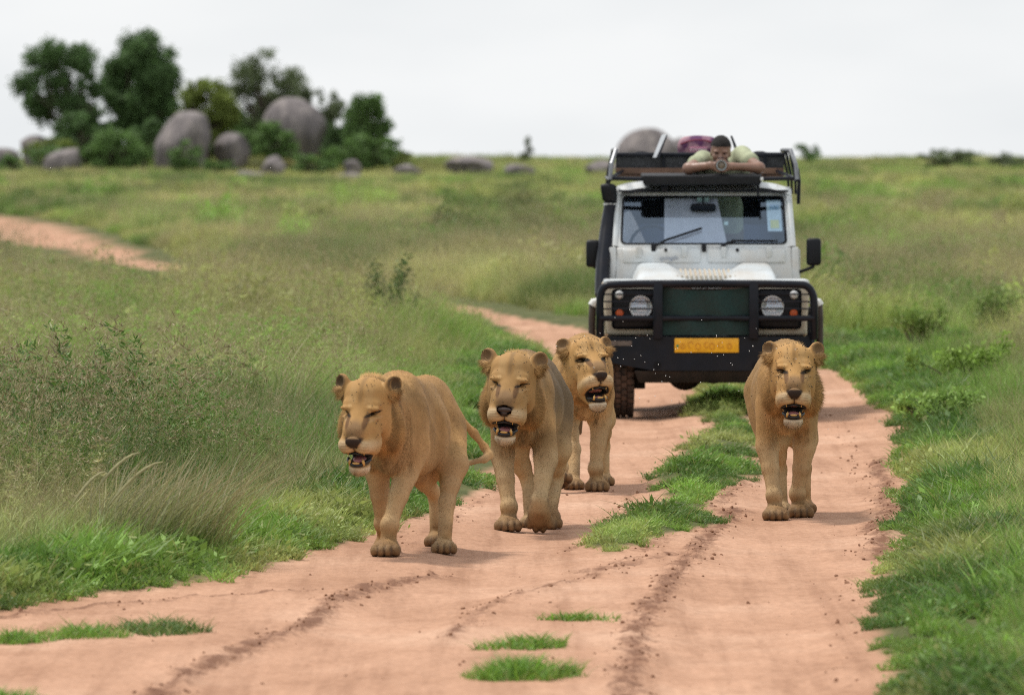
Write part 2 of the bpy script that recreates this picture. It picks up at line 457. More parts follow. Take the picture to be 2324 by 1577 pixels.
for i in range(3):          # leafy low shrub
    c0 = R_.normal(size=(9, 3)) * (.16, .16, .09) + (0, 0, .22)
    q = leafs(420, lambda k: c0[R_.integers(0, 9, k)] + R_.normal(size=(k, 3)) * .07, .06, .028, R_, .3)
    v, f, h, r, _ = blades(24, .3, .3, .12, .01, .35, .2, R_)
    proto('shrublet', [(*q, 0), (v, f, h, r, .3)])

PCOL = {}
for kd, ms in PROTO.items():
    c = bpy.data.collections.new('tuft_' + kd)
    for j, me in enumerate(ms):
        o = bpy.data.objects.new('tuft_%s_%02d' % (kd, j), me); c.objects.link(o)
    PCOL[kd] = c

def scatter_group(name, coll):
    g = bpy.data.node_groups.new(name, 'GeometryNodeTree')
    g.interface.new_socket('Geometry', in_out='INPUT', socket_type='NodeSocketGeometry')
    g.interface.new_socket('Geometry', in_out='OUTPUT', socket_type='NodeSocketGeometry')
    n = g.nodes; L = g.links.new
    gi = n.new('NodeGroupInput'); go = n.new('NodeGroupOutput')
    iop = n.new('GeometryNodeInstanceOnPoints')
    ci = n.new('GeometryNodeCollectionInfo'); ci.inputs['Collection'].default_value = coll
    ci.inputs['Separate Children'].default_value = True; ci.inputs['Reset Children'].default_value = True
    def na(nm, ty):
        a = n.new('GeometryNodeInputNamedAttribute'); a.data_type = ty; a.inputs['Name'].default_value = nm
        return [s for s in a.outputs if s.enabled and s.name == 'Attribute'][0]
    L(gi.outputs[0], iop.inputs['Points']); L(ci.outputs[0], iop.inputs['Instance'])
    iop.inputs['Pick Instance'].default_value = True
    L(na('idx', 'INT'), iop.inputs['Instance Index'])
    er = n.new('FunctionNodeEulerToRotation'); L(na('rot', 'FLOAT_VECTOR'), er.inputs[0]); L(er.outputs[0], iop.inputs['Rotation'])
    L(na('scl', 'FLOAT_VECTOR'), iop.inputs['Scale'])
    L(iop.outputs[0], go.inputs[0])
    return g

def scatter(name, kind, pts, scl, tint, label, r, tilt=.12, cat='grass'):
    k = len(pts)
    if k == 0: return None
    rot = np.stack([r.normal(size=k) * tilt, r.normal(size=k) * tilt, r.random(k) * 2 * np.pi], -1)
    if kind == 'dry': rot[:, 2] = r.normal(size=k) * .5
    s3 = scl if scl.ndim == 2 else np.stack([scl, scl, scl], -1)
    me = bpy.data.meshes.new(name); me.vertices.add(k)
    me.vertices.foreach_set('co', np.asarray(pts, np.float32).ravel())
    for an, ty, arr in (('rot', 'FLOAT_VECTOR', rot), ('scl', 'FLOAT_VECTOR', s3), ('tint', 'FLOAT_VECTOR', tint)):
        a = me.attributes.new(an, ty, 'POINT'); a.data.foreach_set('vector', np.asarray(arr, np.float32).ravel())
    a = me.attributes.new('idx', 'INT', 'POINT'); a.data.foreach_set('value', r.integers(0, len(PROTO[kind]), k).astype(np.int32))
    o = link(name, me)
    md = o.modifiers.new('scatter', 'NODES'); md.node_group = scatter_group(name, PCOL[kind])
    tag(o, label, cat, kind='stuff')
    return o

def wedge(d0, d1, dens, r, margin=1.3):
    """random points in the strip of ground the lens can see, with a margin on both sides"""
    hw = lambda y: .062 * y + margin
    A = (d1 - d0) * (hw(d0) + hw(d1)); k = int(A * dens)
    y = d0 + (d1 - d0) * r.random(int(k * 1.7)); keep = r.random(len(y)) < hw(y) / hw(d1)
    y = y[keep][:k]; x = (r.random(len(y)) * 2 - 1) * hw(y)
    return x, y

GREEN = np.array((.230, .395, .070)); DEEP = np.array((.100, .205, .040)); OLIVE = np.array((.440, .470, .155)); STRAW = np.array((.64, .56, .29)); MAUVE = np.array((.48, .36, .24))
def mix3(a, b, t): return a + (b - a) * np.asarray(t)[:, None]
def tint_field(x, y, r):
    """patchy grassland: greens, olives, straw"""
    u = fbm(x * .35 + 5, y * .10 + 2, 4); v = fbm(x * .8 + 31, y * .22 + 9, 3); q = fbm(x * .21 + 71, y * .05 + 44, 3)
    c = mix3(np.broadcast_to(GREEN, (len(x), 3)), OLIVE, sstep(.36, .58, u))
    c = mix3(c, STRAW, sstep(.52, .72, v) * .55)
    c = mix3(c, DEEP, sstep(.54, .68, q) * .85)
    c = mix3(c, MAUVE, sstep(.60, .74, fbm(x * .9 + 3, y * .18 + 60, 3)) * .4)
    c = c * (.55 + .95 * fbm(x * .6 + 90, y * .14 + 7, 3))[:, None]
    return c * (.75 + .5 * r.random(len(x)))[:, None]

rg = np.random.default_rng(21)
# 1. short lush grass on the verges and the strip between the wheel tracks
x, y = wedge(30, 96, 165, rg); sd = road_sd(x, y)
fade = 1.0 - sstep(.75, 1.15, sd)
keep = (sd > -.02) & (rg.random(len(x)) < fade) & ((sd > .06) | (rg.random(len(x)) < .55)); x, y, sd = x[keep], y[keep], sd[keep]
tt = mix3(np.broadcast_to(GREEN, (len(x), 3)), DEEP, sstep(.35, .6, fbm(x * 1.4, y * .5, 3)) * .9)
tt = mix3(tt, OLIVE, sstep(.55, .75, fbm(x * .9 + 8, y * .3, 3)) * .8) * (.55 + .75 * fbm(x * 2.2 + 4, y * .7, 3) * (.6 + .9 * rg.random(len(x))))[:, None]
sc1 = (.55 + .75 * sstep(0, .45, sd)) * (.45 + 1.0 * rg.random(len(x)) ** 1.5) * (.6 + .8 * fbm(x * 1.7 + 60, y * .8, 3))
strip = (x > -.6) & (x < 2.3) & (y < 70) & (sd < .75)
hole = strip & (fbm(x * 3.1 + 12, y * 1.1 + 5, 3) < .46)
sc1 = np.where(strip, sc1 * .8, sc1); kp_ = ~hole; x, y, sc1, tt = x[kp_], y[kp_], sc1[kp_], tt[kp_]
scatter('verge_grass', 'verge', np.stack([x, y, ground_z(x, y)], -1), sc1, tt, 'short bright green grass along the edges of the dirt track', rg)
# 2. medium grass behind the verges
x, y = wedge(30, 75, 70, rg); sd = road_sd(x, y)
keep = (sd > .5 + .35 * rg.random(len(x))); x, y, sd = x[keep], y[keep], sd[keep]
lush = np.where(x > 1.2, .75, .35)
tt = mix3(tint_field(x, y, rg), GREEN, lush * rg.random(len(x)))
scatter('meadow_grass', 'mid', np.stack([x, y, ground_z(x, y)], -1), (.65 + .5 * sstep(.4, 1.4, sd)) * (.7 + .6 * rg.random(len(x))), tt,
        'medium green grass standing between verge and taller grassland', rg)
# 3. tall field grass
def field(d0, d1, dens, kind, name, label, smin, smul, edge=1.0, p=None):
    x, y = wedge(d0, d1, dens, rg); sd = road_sd(x, y)
    kp = sd > edge + .5 * rg.random(len(x)) * (1 if edge > .3 else .3)
    if p is not None: kp &= rg.random(len(x)) < p(x, y)
    x, y, sd = x[kp], y[kp], sd[kp]
    s = (smin + smul * rg.random(len(x))) * np.clip(.30 + 1.25 * fbm(x * 1.1 + 2, y * .33, 3), .4, 1.5)
    s = s * (.55 + .45 * sstep(edge, edge + 1.2, sd))
    if d1 > 90:      # grazed short where the far track runs behind
        cut = np.ones(len(x))
        for dy in (4, 9, 15, 22, 30, 40, 52): cut = np.where((y > 92) & (x < -.0375 * y) & (road_sd(x * (y + dy) / y, y + dy) < .9), .30, cut)
        s = s * cut
    return scatter(name, kind, np.stack([x, y, ground_z(x, y)], -1), s, tint_field(x, y, rg), label, rg)
field(30, 78, 30, 'field', 'tall_grass', 'tall olive and straw grass with seed heads beside the track', .75, .6, .85, lambda x, y: np.where(x > 1.2, .75, 1.0))
field(78, 170, 22, 'field', 'tall_grass', 'tall olive and straw grass of the grassland behind the vehicle', .8, .7, .45)
field(34, 70, 24, 'herb', 'weeds', 'dark seed headed weeds standing in the tall grass', .75, .55, 1.0, lambda x, y: np.where(x > 1.2, .25, 1.0) * sstep(.32, .50, fbm(x * .8, y * .2 + 30, 3)))
field(70, 110, 8, 'herb', 'weeds', 'dark seed headed weeds further out in the grassland', .8, .5, .9)
field(36, 60, 3.2, 'dry', 'dry_grass', 'tall brown windblown grass leaning beside the track', .7, .5, 1.15, lambda x, y: np.where(x > 0, .1, 1.0) * sstep(.45, .6, fbm(x * .9 + 14, y * .2, 3)))
field(60, 260, 1.3, 'dry', 'dry_grass', 'patches of tall brown dry grass across the far grassland', .8, .5, .8, lambda x, y: sstep(.45, .62, fbm(x * .3 + 14, y * .07, 3)))
field(170, 330, 5.5, 'far', 'far_grass', 'olive green grass covering the far slope', .55, .55, .5)
field(330, 560, 3.0, 'far', 'far_grass', 'pale olive grass on the crest against the sky', .40, .45, .5)
field(80, 330, .16, 'shrublet', 'ground_cover', 'low leafy weeds dotted over the grassland', .7, .9, .9)

# clods
xc, yc = wedge(31, 76, 130, rg, .6); sd = road_sd(xc, yc); cc = churn(xc, yc)
kp = (sd < -.02) & (rg.random(len(xc)) < np.clip(.9 * cc ** 1.5 + .012, 0, 1)); xc, yc, cc = xc[kp], yc[kp], cc[kp]
PROTO['clod'] = [None] * 4; PCOL['clod'] = clod_c
rs = .004 + .012 * rg.random(len(xc)) ** 3.5
scatter('soil_clods', 'clod', np.stack([xc, yc, ground_z(xc, yc) + rs * .2], -1), rs, np.zeros((len(xc), 3)), 'crumbs and clods of red soil churned up by wheels', rg, .5, 'soil')
# ------------------------------------------------------------------ smooth solid modelling on a grid
class Field:
    def __init__(s, lo, hi, h):
        s.lo = np.array(lo, float); s.h = h
        s.n = np.ceil((np.array(hi) - s.lo) / h).astype(int) + 1
        s.F = np.full(s.n, .25, np.float32)
        s.ax = [s.lo[i] + h * np.arange(s.n[i]) for i in range(3)]
    def box(s, lo, hi, pad):
        sl = []
        for i in range(3):
            a = int(max(0, math.floor((lo[i] - pad - s.lo[i]) / s.h))); b = int(min(s.n[i], math.ceil((hi[i] + pad - s.lo[i]) / s.h) + 1))
            if b <= a: return None, None
            sl.append(slice(a, b))
        g = np.meshgrid(*[s.ax[i][sl[i]] for i in range(3)], indexing='ij')
        return tuple(sl), np.stack(g, -1)
    def comb(s, sl, d, k, sub=False):
        A = s.F[sl]; d = d.astype(np.float32)
        if sub:
            B = -d; hh = np.maximum(k - np.abs(A - B), 0) / k; s.F[sl] = np.maximum(A, B) + hh * hh * k * .25
        else:
            hh = np.maximum(k - np.abs(A - d), 0) / k; s.F[sl] = np.minimum(A, d) - hh * hh * k * .25
    def cap(s, a, b, ra, rb, k=.04, sub=False):
        a = np.array(a, float); b = np.array(b, float); r = max(ra, rb)
        sl, p = s.box(np.minimum(a, b) - r, np.maximum(a, b) + r, k + .03)
        if sl is None: return
        e = b - a; t = np.clip(((p - a) @ e) / (e @ e + 1e-12), 0, 1)
        s.comb(sl, np.linalg.norm(p - a - t[..., None] * e, axis=-1) - (ra + (rb - ra) * t), k, sub)
    def ell(s, c, r, k=.04, R=None, sub=False):
        c = np.array(c, float); r = np.array(r, float); m = r.max()
        sl, p = s.box(c - m, c + m, k + .03)
        if sl is None: return
        q = p - c
        if R is not None: q = q @ R            # world -> local (R columns = local axes in world)
        k0 = np.linalg.norm(q / r, axis=-1); k1 = np.linalg.norm(q / (r * r), axis=-1) + 1e-9
        s.comb(sl, k0 * (k0 - 1) / k1, k, sub)
    def chain(s, pts, rs, k=.04):
        for i in range(len(pts) - 1): s.cap(pts[i], pts[i + 1], rs[i], rs[i + 1], k)
    def sample(s, p):
        i = np.clip(((np.asarray(p) - s.lo) / s.h), 0, s.n - 1.001); i0 = i.astype(int); f = i - i0
        o = 0
        for dx in (0, 1):
            for dy in (0, 1):
                for dz in (0, 1):
                    wgt = (f[..., 0] if dx else 1 - f[..., 0]) * (f[..., 1] if dy else 1 - f[..., 1]) * (f[..., 2] if dz else 1 - f[..., 2])
                    o = o + wgt * s.F[i0[..., 0] + dx, i0[..., 1] + dy, i0[..., 2] + dz]
        return o
    def hit(s, p, d, n=400, st=.002):
        """first surface point along direction d from p"""
        p = np.array(p, float); d = np.array(d, float); d /= np.linalg.norm(d)
        for i in range(n):
            if s.sample(p[None])[0] < 0: return p
            p = p + d * st
        return p
    def mesh(s):
        """surface nets"""
        F = s.F; S = F < 0; n = s.n
        c = [S[i:n[0] - 1 + i, j:n[1] - 1 + j, k:n[2] - 1 + k] for i in (0, 1) for j in (0, 1) for k in (0, 1)]
        cnt = sum(x.astype(np.int8) for x in c); act = (cnt > 0) & (cnt < 8)
        ii = np.argwhere(act); vid = np.full(act.shape, -1, np.int32); vid[act] = np.arange(len(ii))
        acc = np.zeros((len(ii), 3)); num = np.zeros(len(ii))
        corners = [(i, j, k) for i in (0, 1) for j in (0, 1) for k in (0, 1)]
        for a in range(8):
            for ax in range(3):
                ca = np.array(corners[a])
                if ca[ax]: continue
                cb = ca.copy(); cb[ax] = 1
                va = F[tuple((ii + ca).T)]; vb = F[tuple((ii + cb).T)]
                m = (va < 0) != (vb < 0); t = np.where(m, va / np.where(m, va - vb, 1), 0)
                pt = np.repeat(ca[None].astype(float), len(ii), 0); pt[:, ax] = t
                acc[m] += pt[m]; num[m] += 1
        V = s.lo + (ii + acc / num[:, None]) * s.h
        Q = []
        for ax in range(3):
            u, v = (ax + 1) % 3, (ax + 2) % 3
            sa = [slice(1, n[i] - 1) for i in range(3)]; sa[ax] = slice(0, n[ax] - 1)
            sb = list(sa); sb[ax] = slice(1, n[ax])
            A = S[tuple(sa)]; B = S[tuple(sb)]
            e = np.argwhere(A != B); base = e.copy()
            for i in range(3):
                if i != ax: base[:, i] += 1
            flip = A[tuple(e.T)]
            def at(du, dv):
                q = base.copy(); q[:, u] += du; q[:, v] += dv; return vid[tuple(q.T)]
            q = np.stack([at(-1, -1), at(0, -1), at(0, 0), at(-1, 0)], -1)
            q = np.where(flip[:, None], q, q[:, ::-1]); Q.append(q)
        return V, np.concatenate(Q)
    def normals(s, V):
        e = s.h * .8; g = np.stack([s.sample(V + np.eye(3)[i] * e) - s.sample(V - np.eye(3)[i] * e) for i in range(3)], -1)
        return g / (np.linalg.norm(g, axis=1)[:, None] + 1e-9)

def rot3(yaw=0, pitch=0, roll=0):
    """columns are the local axes; yaw about z, pitch about x (positive = nose down for a -y facing head), roll about y"""
    return np.array((Matrix.Rotation(math.radians(yaw), 3, 'Z') @ Matrix.Rotation(math.radians(pitch), 3, 'X') @ Matrix.Rotation(math.radians(roll), 3, 'Y')))
# ------------------------------------------------------------------ lions
def fur_mat(name, rough=.75):
    m, t, b = new_mat(name); n = t.nodes; L = t.links.new
    a = attr(n, 'col'); L(a.outputs['Color'], b.inputs['Base Color'])
    b.inputs['Roughness'].default_value = rough; b.inputs['Specular IOR Level'].default_value = .22
    b.inputs['Specular Tint'].default_value = (1, .9, .75, 1)
    return m
def attr(n, name, ty='GEOMETRY'):
    a = n.new('ShaderNodeAttribute'); a.attribute_name = name; a.attribute_type = ty; return a
SKIN_M = fur_mat('lion_coat'); FUR_M = fur_mat('lion_fur', .65)
NOSE_M = simple_mat('lion_nose', (.045, .026, .022), .45, var=.3, scale=60)
LIP_M = simple_mat('lion_lip', (.012, .011, .013), .5, var=.3, scale=60)
TONGUE_M = simple_mat('lion_tongue', (.42, .17, .17), .4, var=.2, scale=60)
TOOTH_M = simple_mat('lion_tooth', (.66, .40, .13), .35, var=.2, scale=60)
EYE_M = simple_mat('lion_eye', (.16, .085, .022), .12, var=.3, scale=90)
FLY_M = simple_mat('fly_body', (.012, .012, .012), .4)
WING_M = simple_mat('fly_wing', (.75, .75, .75), .35)

def lathe_pts(c, r, R=None, nu=10, nv=7):
    """small ellipsoid mesh"""
    V = []; Fc = []
    for i in range(nv + 1):
        th = math.pi * i / nv
        for j in range(nu):
            ph = 2 * math.pi * j / nu
            V.append((r[0] * math.sin(th) * math.cos(ph), r[1] * math.sin(th) * math.sin(ph), r[2] * math.cos(th)))
    for i in range(nv):
        for j in range(nu):
            a = i * nu + j; b_ = i * nu + (j + 1) % nu
            Fc.append((a, a + nu, b_ + nu, b_))
    V = np.array(V)
    if R is not None: V = V @ R.T
    return V + np.array(c), np.array(Fc)

def n3(p, s, o=0.0):
    return (fbm(p[:, 0] * s + p[:, 1] * s * .37 + o, p[:, 2] * s + p[:, 1] * s * .71 + o, 3))

def lion(label, org, S, seed):
    r = np.random.default_rng(seed)
    f = Field((-.62, -.75, -.06), (.80, 1.62, 1.20), .0075)
    ax = lambda y: S['bend'] * y
    dz = S.get('dz', 0.)
    # trunk
    f.ell((ax(.27), .27, .735 + dz), (.158, .36, .265), .04)
    f.ell((ax(.02), .05, .675 + dz), (.122, .16, .200), .04)
    f.ell((ax(.62), .62, .700 + dz), (.200 * S.get('belly', 1), .38, .245 * S.get('belly', 1)), .09)
    f.ell((ax(1.0), 1.0, .765 + dz), (.168, .26, .200), .07)
    f.ell((ax(.14), .16, .93 + dz), (.105, .22, .085), .10)
    f.cap((ax(.2), .2, .925 + dz), (ax(1.05), 1.05, .89 + dz), .075, .085, .10)
    for s in (-1, 1):
        f.ell((ax(.1) + s * .118, .10, .71 + dz), (.062, .125, .215), .028); f.ell((ax(.1) + s * .085, .14, .90 + dz), (.035, .11, .10), .04)
        f.ell((ax(.95) + s * .112, .93, .64 + dz), (.088, .19, .245), .045)
    for s in (-1, 1):
        f.ell((ax(.34) + s * .215, .35, .68 + dz), (.026, .05, .20), .07, None, True)
        f.ell((ax(.78) + s * .235, .76, .60 + dz), (.030, .05, .15), .07, None, True)
    f.ell((ax(.0), -.13, .62 + dz), (.012, .05, .14), .06, None, True)
    # legs
    paws = []
    z0 = S.get('z0', 0.)
    def ground_fix(v):
        v = np.array(v, float)
        if v[2] < .04: v[2] += float(ground_z(np.array([org[0] + v[0]]), np.array([org[1] + v[1]]))[0]) - z0 - .006
        return v
    def paw(c, R, hind=False):
        sc = .88 if hind else 1.0
        T = lambda v: np.array(c) + R @ (np.array(v) * sc)
        f.ell(T((0, .0, .052)), np.array((.070, .090, .043)) * sc, .03, R)
        for q, (tx, ty) in enumerate(((-.058, -.058), (-.0205, -.084), (.0205, -.084), (.058, -.058))):
            f.ell(T((tx, ty, .038)), np.array((.0245, .042, .034)) * sc, .010, R)
        paws.append((np.array(c), R, sc))
    for s, k in ((-1, 'fl'), (1, 'fr')):
        L_ = S[k]; sh = (ax(.1) + s * .112, .10, .64 + dz)
        el, wr, pw = [np.array(v, float) for v in L_['j']]; pw = ground_fix(pw)
        R = rot3(L_.get('yaw', 0), L_.get('pitch', 0), 0)
        f.cap(sh, el, .080, .064, .03); md = (el * .55 + wr * .45)
        f.cap(el, md, .068, .051, .02); f.cap(md, wr, .050, .040, .02); f.ell(el + np.array((0, .03, .05)), (.055, .07, .10), .04)
        ank = pw + R @ np.array((0, .045, .06))
        f.cap(wr, ank, .044, .042, .03)
        f.ell(wr + np.array((0, -.008, .0)), (.046, .042, .042), .02)
        paw(pw, R)
    for s, k in ((-1, 'hl'), (1, 'hr')):
        L_ = S[k]; hp = (ax(.95) + s * .115, .95, .70 + dz)
        kn, hk, pw = [np.array(v, float) for v in L_['j']]; pw = ground_fix(pw)
        R = rot3(L_.get('yaw', 0), L_.get('pitch', 0), 0)
        f.cap(hp, kn, .112, .076, .06); md = kn * .5 + hk * .5
        f.cap(kn, md, .072, .052, .05); f.cap(md, hk, .050, .040, .03)
        ank = pw + R @ np.array((0, .05, .055))
        f.cap(hk, ank, .041, .038, .03); paw(pw, R, True)
    f.chain(S['tail'], np.linspace(.022, .014, len(S['tail'])), .03)
    # head
    hc = np.array(S['head'], float); hs = S.get('hs', 1.0); HR = rot3(*S['hr3'])
    def warp(v):
        v = np.array(v, float); v = v.copy()
        v[..., 2] = np.where(v[..., 2] < -.04, -.04 + (v[..., 2] + .04) * 1.13, v[..., 2])
        v[..., 1] = np.where(v[..., 1] < -.09, -.09 + (v[..., 1] + .09) * 1.28, v[..., 1]); return v
    def unwarp(v):
        v = v.copy()
        v[..., 2] = np.where(v[..., 2] < -.04, -.04 + (v[..., 2] + .04) / 1.13, v[..., 2])
        v[..., 1] = np.where(v[..., 1] < -.09, -.09 + (v[..., 1] + .09) / 1.28, v[..., 1]); return v
    H = lambda v: hc + HR @ (warp(v) * hs)
    he = lambda c, rr, k=.03, sub=False: f.ell(H(c), np.array(rr) * hs * (np.array((1.03, 1.15, 1.10)) if c[2] < -.06 else 1), k, HR, sub)
    hcap = lambda a, b_, ra, rb, k=.03: f.cap(H(a), H(b_), ra * hs, rb * hs, k)
    f.cap((ax(.14), .14, .80 + dz), H((0, .16, -.01)), .165, .128, .06)
    f.cap((ax(.05), .05, .70 + dz), H((0, .10, -.13)), .125, .092, .05)
    he((0, .065, .020), (.124, .145, .125), .03)                     # skull
    he((0, .0, .075), (.085, .085, .065), .05)                       # forehead
    for s in (-1, 1):
        he((s * .068, .030, -.050), (.050, .080, .080), .045)         # cheek
        he((s * .060, -.062, .034), (.040, .034, .026), .03)         # brow
        he((s * .100, .13, -.12), (.060, .08, .100), .05)            # ruff
    hcap((-.014, -.05, .008), (-.016, -.158, -.090), .058, .048, .04); hcap((.014, -.05, .008), (.016, -.158, -.090), .058, .048, .04)        # bridge
    for s in (-1, 1):
        he((s * .026, -.135, -.075), (.035, .06, .045), .03)
        he((s * .041, -.158, -.137), (.049, .060, .041), .024)       # lip pad
        he((s * .070, -.090, -.150), (.030, .080, .048), .03)
        he((s * .056, -.078, -.085), (.036, .060, .055), .035)       # side of the muzzle
        he((s * .066, -.092, -.006), (.024, .020, .013), .010, True)  # eye socket
        he((s * .067, -.098, .021), (.037, .021, .012), .014)        # upper lid
        he((s * .070, -.088, -.028), (.032, .018, .010), .012)
    op = S.get('open', 1.0) * .72
    hcap((0, .03, -.175), (0, -.105, -.215 - .035 * op), .062, .042, .035)      # lower jaw
    he((0, -.120, -.228 - .035 * op), (.052, .046, .036), .03)                # chin
    he((0, -.175, -.196 - .010 * op), (.058, .085, .010 + .022 * op), .012, True)   # open mouth
    for s in (-1, 1): he((s * .030, -.165, -.190 - .010 * op), (.034, .085, .008 + .018 * op), .012, True)
    he((0, -.216, -.112), (.040, .016, .026), .012)                            # nose block
    er = S.get('ear', 0)
    for s in (-1, 1):                                                           # ears: cups
        ec = (s * .132, .060, .114); R2 = HR @ rot3(s * (30 + er), -8, s * 42)
        f.cap(H((s * .095, .07, .07)), H(ec), .048 * hs, .028 * hs, .03)
        f.ell(H(ec), np.array((.046, .025, .050)) * hs, .02, R2)
        cc_ = H(ec) + R2 @ (np.array((0, -.030, .006)) * hs)
        f.ell(cc_, np.array((.036, .027, .040)) * hs, .008, R2, True)
    V, Q = f.mesh(); Nn = f.normals(V)
    # ---- coat colour
    q = unwarp(((V - hc) @ HR) / hs)
    base = np.array(S['col']); mo = n3(V, 7, seed * 3.1); mo2 = n3(V, 30, seed * 1.7)
    C = base[None] * (.62 + .76 * mo)[:, None] * (.85 + .30 * mo2)[:, None]
    mixv = lambda C, c, t: C + (np.array(c) - C) * np.clip(t, 0, 1)[:, None]
    grey = np.array(S.get('grey', (.20, .145, .085)))
    body = sstep(.0, .25, V[:, 1])
    C = mixv(C, grey, sstep(S.get('greylo', .55), .98 - .55 + S.get('greylo', .55), V[:, 2]) * body * S.get('greyk', .6))
    pale = np.array((.50, .36, .205))
    C = mixv(C, pale, sstep(.25, -.55, Nn[:, 2]) * sstep(.30, .45, V[:, 2]) * .55)
    leg = sstep(.56, .40, V[:, 2])
    cx = ax(.3)
    inner = sstep(.1, .9, -Nn[:, 0] * np.sign(V[:, 0] - ax(V[:, 1]))) * leg
    C = mixv(C, pale * 1.15, inner * .8)
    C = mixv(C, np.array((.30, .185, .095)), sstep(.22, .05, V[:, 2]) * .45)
    C = mixv(C, np.array((.19, .105, .05)), sstep(.45, .62, n3(V, 6, 9. + seed)) * leg * .6)
    C = mixv(C, pale * 1.15, sstep(.50, .66, n3(V, 5, 29. + seed)) * leg * .5)
    C = mixv(C, base * .55, sstep(.50, .70, n3(V, 3.5, 51. + seed)) * .4)
    hd = (q[:, 1] < .17) & (np.abs(q[:, 0]) < .24) & (q[:, 2] > -.32) & (q[:, 2] < .22)
    h1 = hd.astype(float)
    el_ = lambda c, rr: np.sqrt((((q - np.array(c)) / np.array(rr)) ** 2).sum(1))
    el2 = lambda cx_, cz_, rx, rz: np.sqrt(((np.abs(q[:, 0]) - cx_) / rx) ** 2 + ((q[:, 2] - cz_) / rz) ** 2)
    front = sstep(.02, -.05, q[:, 1]) * h1
    gold = np.array((.45, .250, .088)) * S.get('gold', 1.0)
    C = mixv(C, gold, h1 * .55)
    C = mixv(C, base * .66, sstep(.018, .004, np.abs(q[:, 0])) * sstep(.02, .07, q[:, 2]) * h1 * .85)
    C = mixv(C, np.array((.50, .33, .16)), sstep(.012, .03, np.abs(q[:, 0])) * sstep(.075, .05, np.abs(q[:, 0])) * sstep(.03, .06, q[:, 2]) * sstep(.14, .10, q[:, 2]) * h1 * .35)       # line on the forehead
    C = mixv(C, np.array((.185, .115, .068)), sstep(1.15, .5, el2(0, -.070, .058, .055)) * front * .7)                # bridge
    C = mixv(C, np.array((.60, .46, .29)), sstep(1.25, .6, el2(.050, -.142, .052, .034)) * front * .8)          # muzzle pads
    for kk in range(3):
        C = mixv(C, np.array((.24, .13, .06)), sstep(.0035, .001, np.abs(q[:, 2] + .122 + .013 * kk + .1 * (np.abs(q[:, 0]) - .05))) * sstep(.018, .03, np.abs(q[:, 0])) * sstep(.085, .07, np.abs(q[:, 0])) * front * .6)
    C = mixv(C, np.array((.55, .40, .24)), sstep(1.2, .6, el2(.075, -.030, .030, .009)) * front * .3)               # pale under eye
    C = mixv(C, np.array((.60, .40, .19)), sstep(1.1, .5, el2(.050, .036, .014, .010)) * front * .45)                 # spot over eye
    C = mixv(C, np.array((.12, .06, .03)), sstep(1.25, .7, el2(.046, -.030, .013, .034)) * front * .85)               # tear mark
    C = mixv(C, np.array((.025, .017, .012)), sstep(1.25, .85, np.sqrt((((np.abs(q[:, 0]) - .066)) / .031) ** 2 + ((q[:, 2] + .004 - .22 * (np.abs(q[:, 0]) - .066)) / (.0110 * S.get('eye', 1.))) ** 2)) * front)  # eye slit
    C = mixv(C, np.array((.66, .57, .44)), sstep(-.222 - .030 * op, -.232 - .030 * op, q[:, 2]) * sstep(-.03, -.07, q[:, 1]) * h1 * .95)         # white chin
    tri = .052 - np.clip((-.098 - q[:, 2]), 0, .06) * .75
    C = mixv(C, np.array((.035, .022, .018)), sstep(.004, -.004, np.abs(q[:, 0]) - tri) * sstep(-.092, -.099, q[:, 2]) * sstep(-.150, -.140, q[:, 2]) * sstep(-.185, -.20, q[:, 1]))   # nose
    C = mixv(C, np.array((.05, .03, .025)), sstep(.006, .002, np.abs(q[:, 0])) * sstep(-.180, -.172, q[:, 2]) * sstep(-.13, -.14, q[:, 2]) * front)
    mouth = el_((0, -.150, -.198 - .010 * op), (.078, .13, .020 + .030 * op))
    C = mixv(C, np.array((.016, .014, .017)), sstep(1.10, .98, mouth) * sstep(-.163, -.172, q[:, 2]) * sstep(-.245 - .03 * op, -.235 - .03 * op, q[:, 2]))
    C = mixv(C, pale * 1.15, leg * sstep(.2, -.8, Nn[:, 1]) * sstep(.08, .18, V[:, 2]) * .6)
    rf = sstep(.03, .09, q[:, 1]) * sstep(.32, .22, q[:, 1]) * sstep(.08, .0, q[:, 2]) * sstep(-.45, -.35, q[:, 2]) * (np.abs(q[:, 0]) < .32)
    C = mixv(C, np.array((.30, .160, .060)), rf * .55)
    # ears
    for s in (-1, 1):
        ec = np.array((s * .132, .060, .114)); de = np.linalg.norm((q - ec) / np.array((.058, .055, .060)), axis=1)
        em = sstep(1.1, .85, de); ff = -((Nn @ HR)[:, 1])
        C = mixv(C, np.array((.085, .06, .042)), em * sstep(.05, -.3, ff) * .85)
        C = mixv(C, np.array(S.get('earcol', (.15, .092, .050))), em * sstep(.1, .6, ff) * sstep(.88, .62, de) * .9)
        C = mixv(C, np.array((.58, .38, .18)), em * sstep(.86, .98, de) * .8)
    # toes: dark between and at the claws
    for c, R, sc in paws:
        p = ((V - c) @ R) / sc
        m_ = sstep(-.045, -.07, p[:, 1]) * sstep(.085, .07, p[:, 2]) * (np.abs(p[:, 0]) < .1) * (np.abs(p[:, 1]) < .15) * (p[:, 2] > -.015)
        dl = np.min(np.abs(p[:, :1] - np.array([[-.037, 0., .037]])), axis=1)
        C = mixv(C, np.array((.03, .02, .015)), m_ * sstep(.010, .003, dl) * sstep(.080, .045, p[:, 2]) * .9)
        C = mixv(C, np.array((.150, .088, .048)), sstep(.095, .05, p[:, 2]) * (p[:, 2] > -.015) * (np.abs(p[:, 0]) < .1) * (np.abs(p[:, 1] + .02) < .13) * .6)
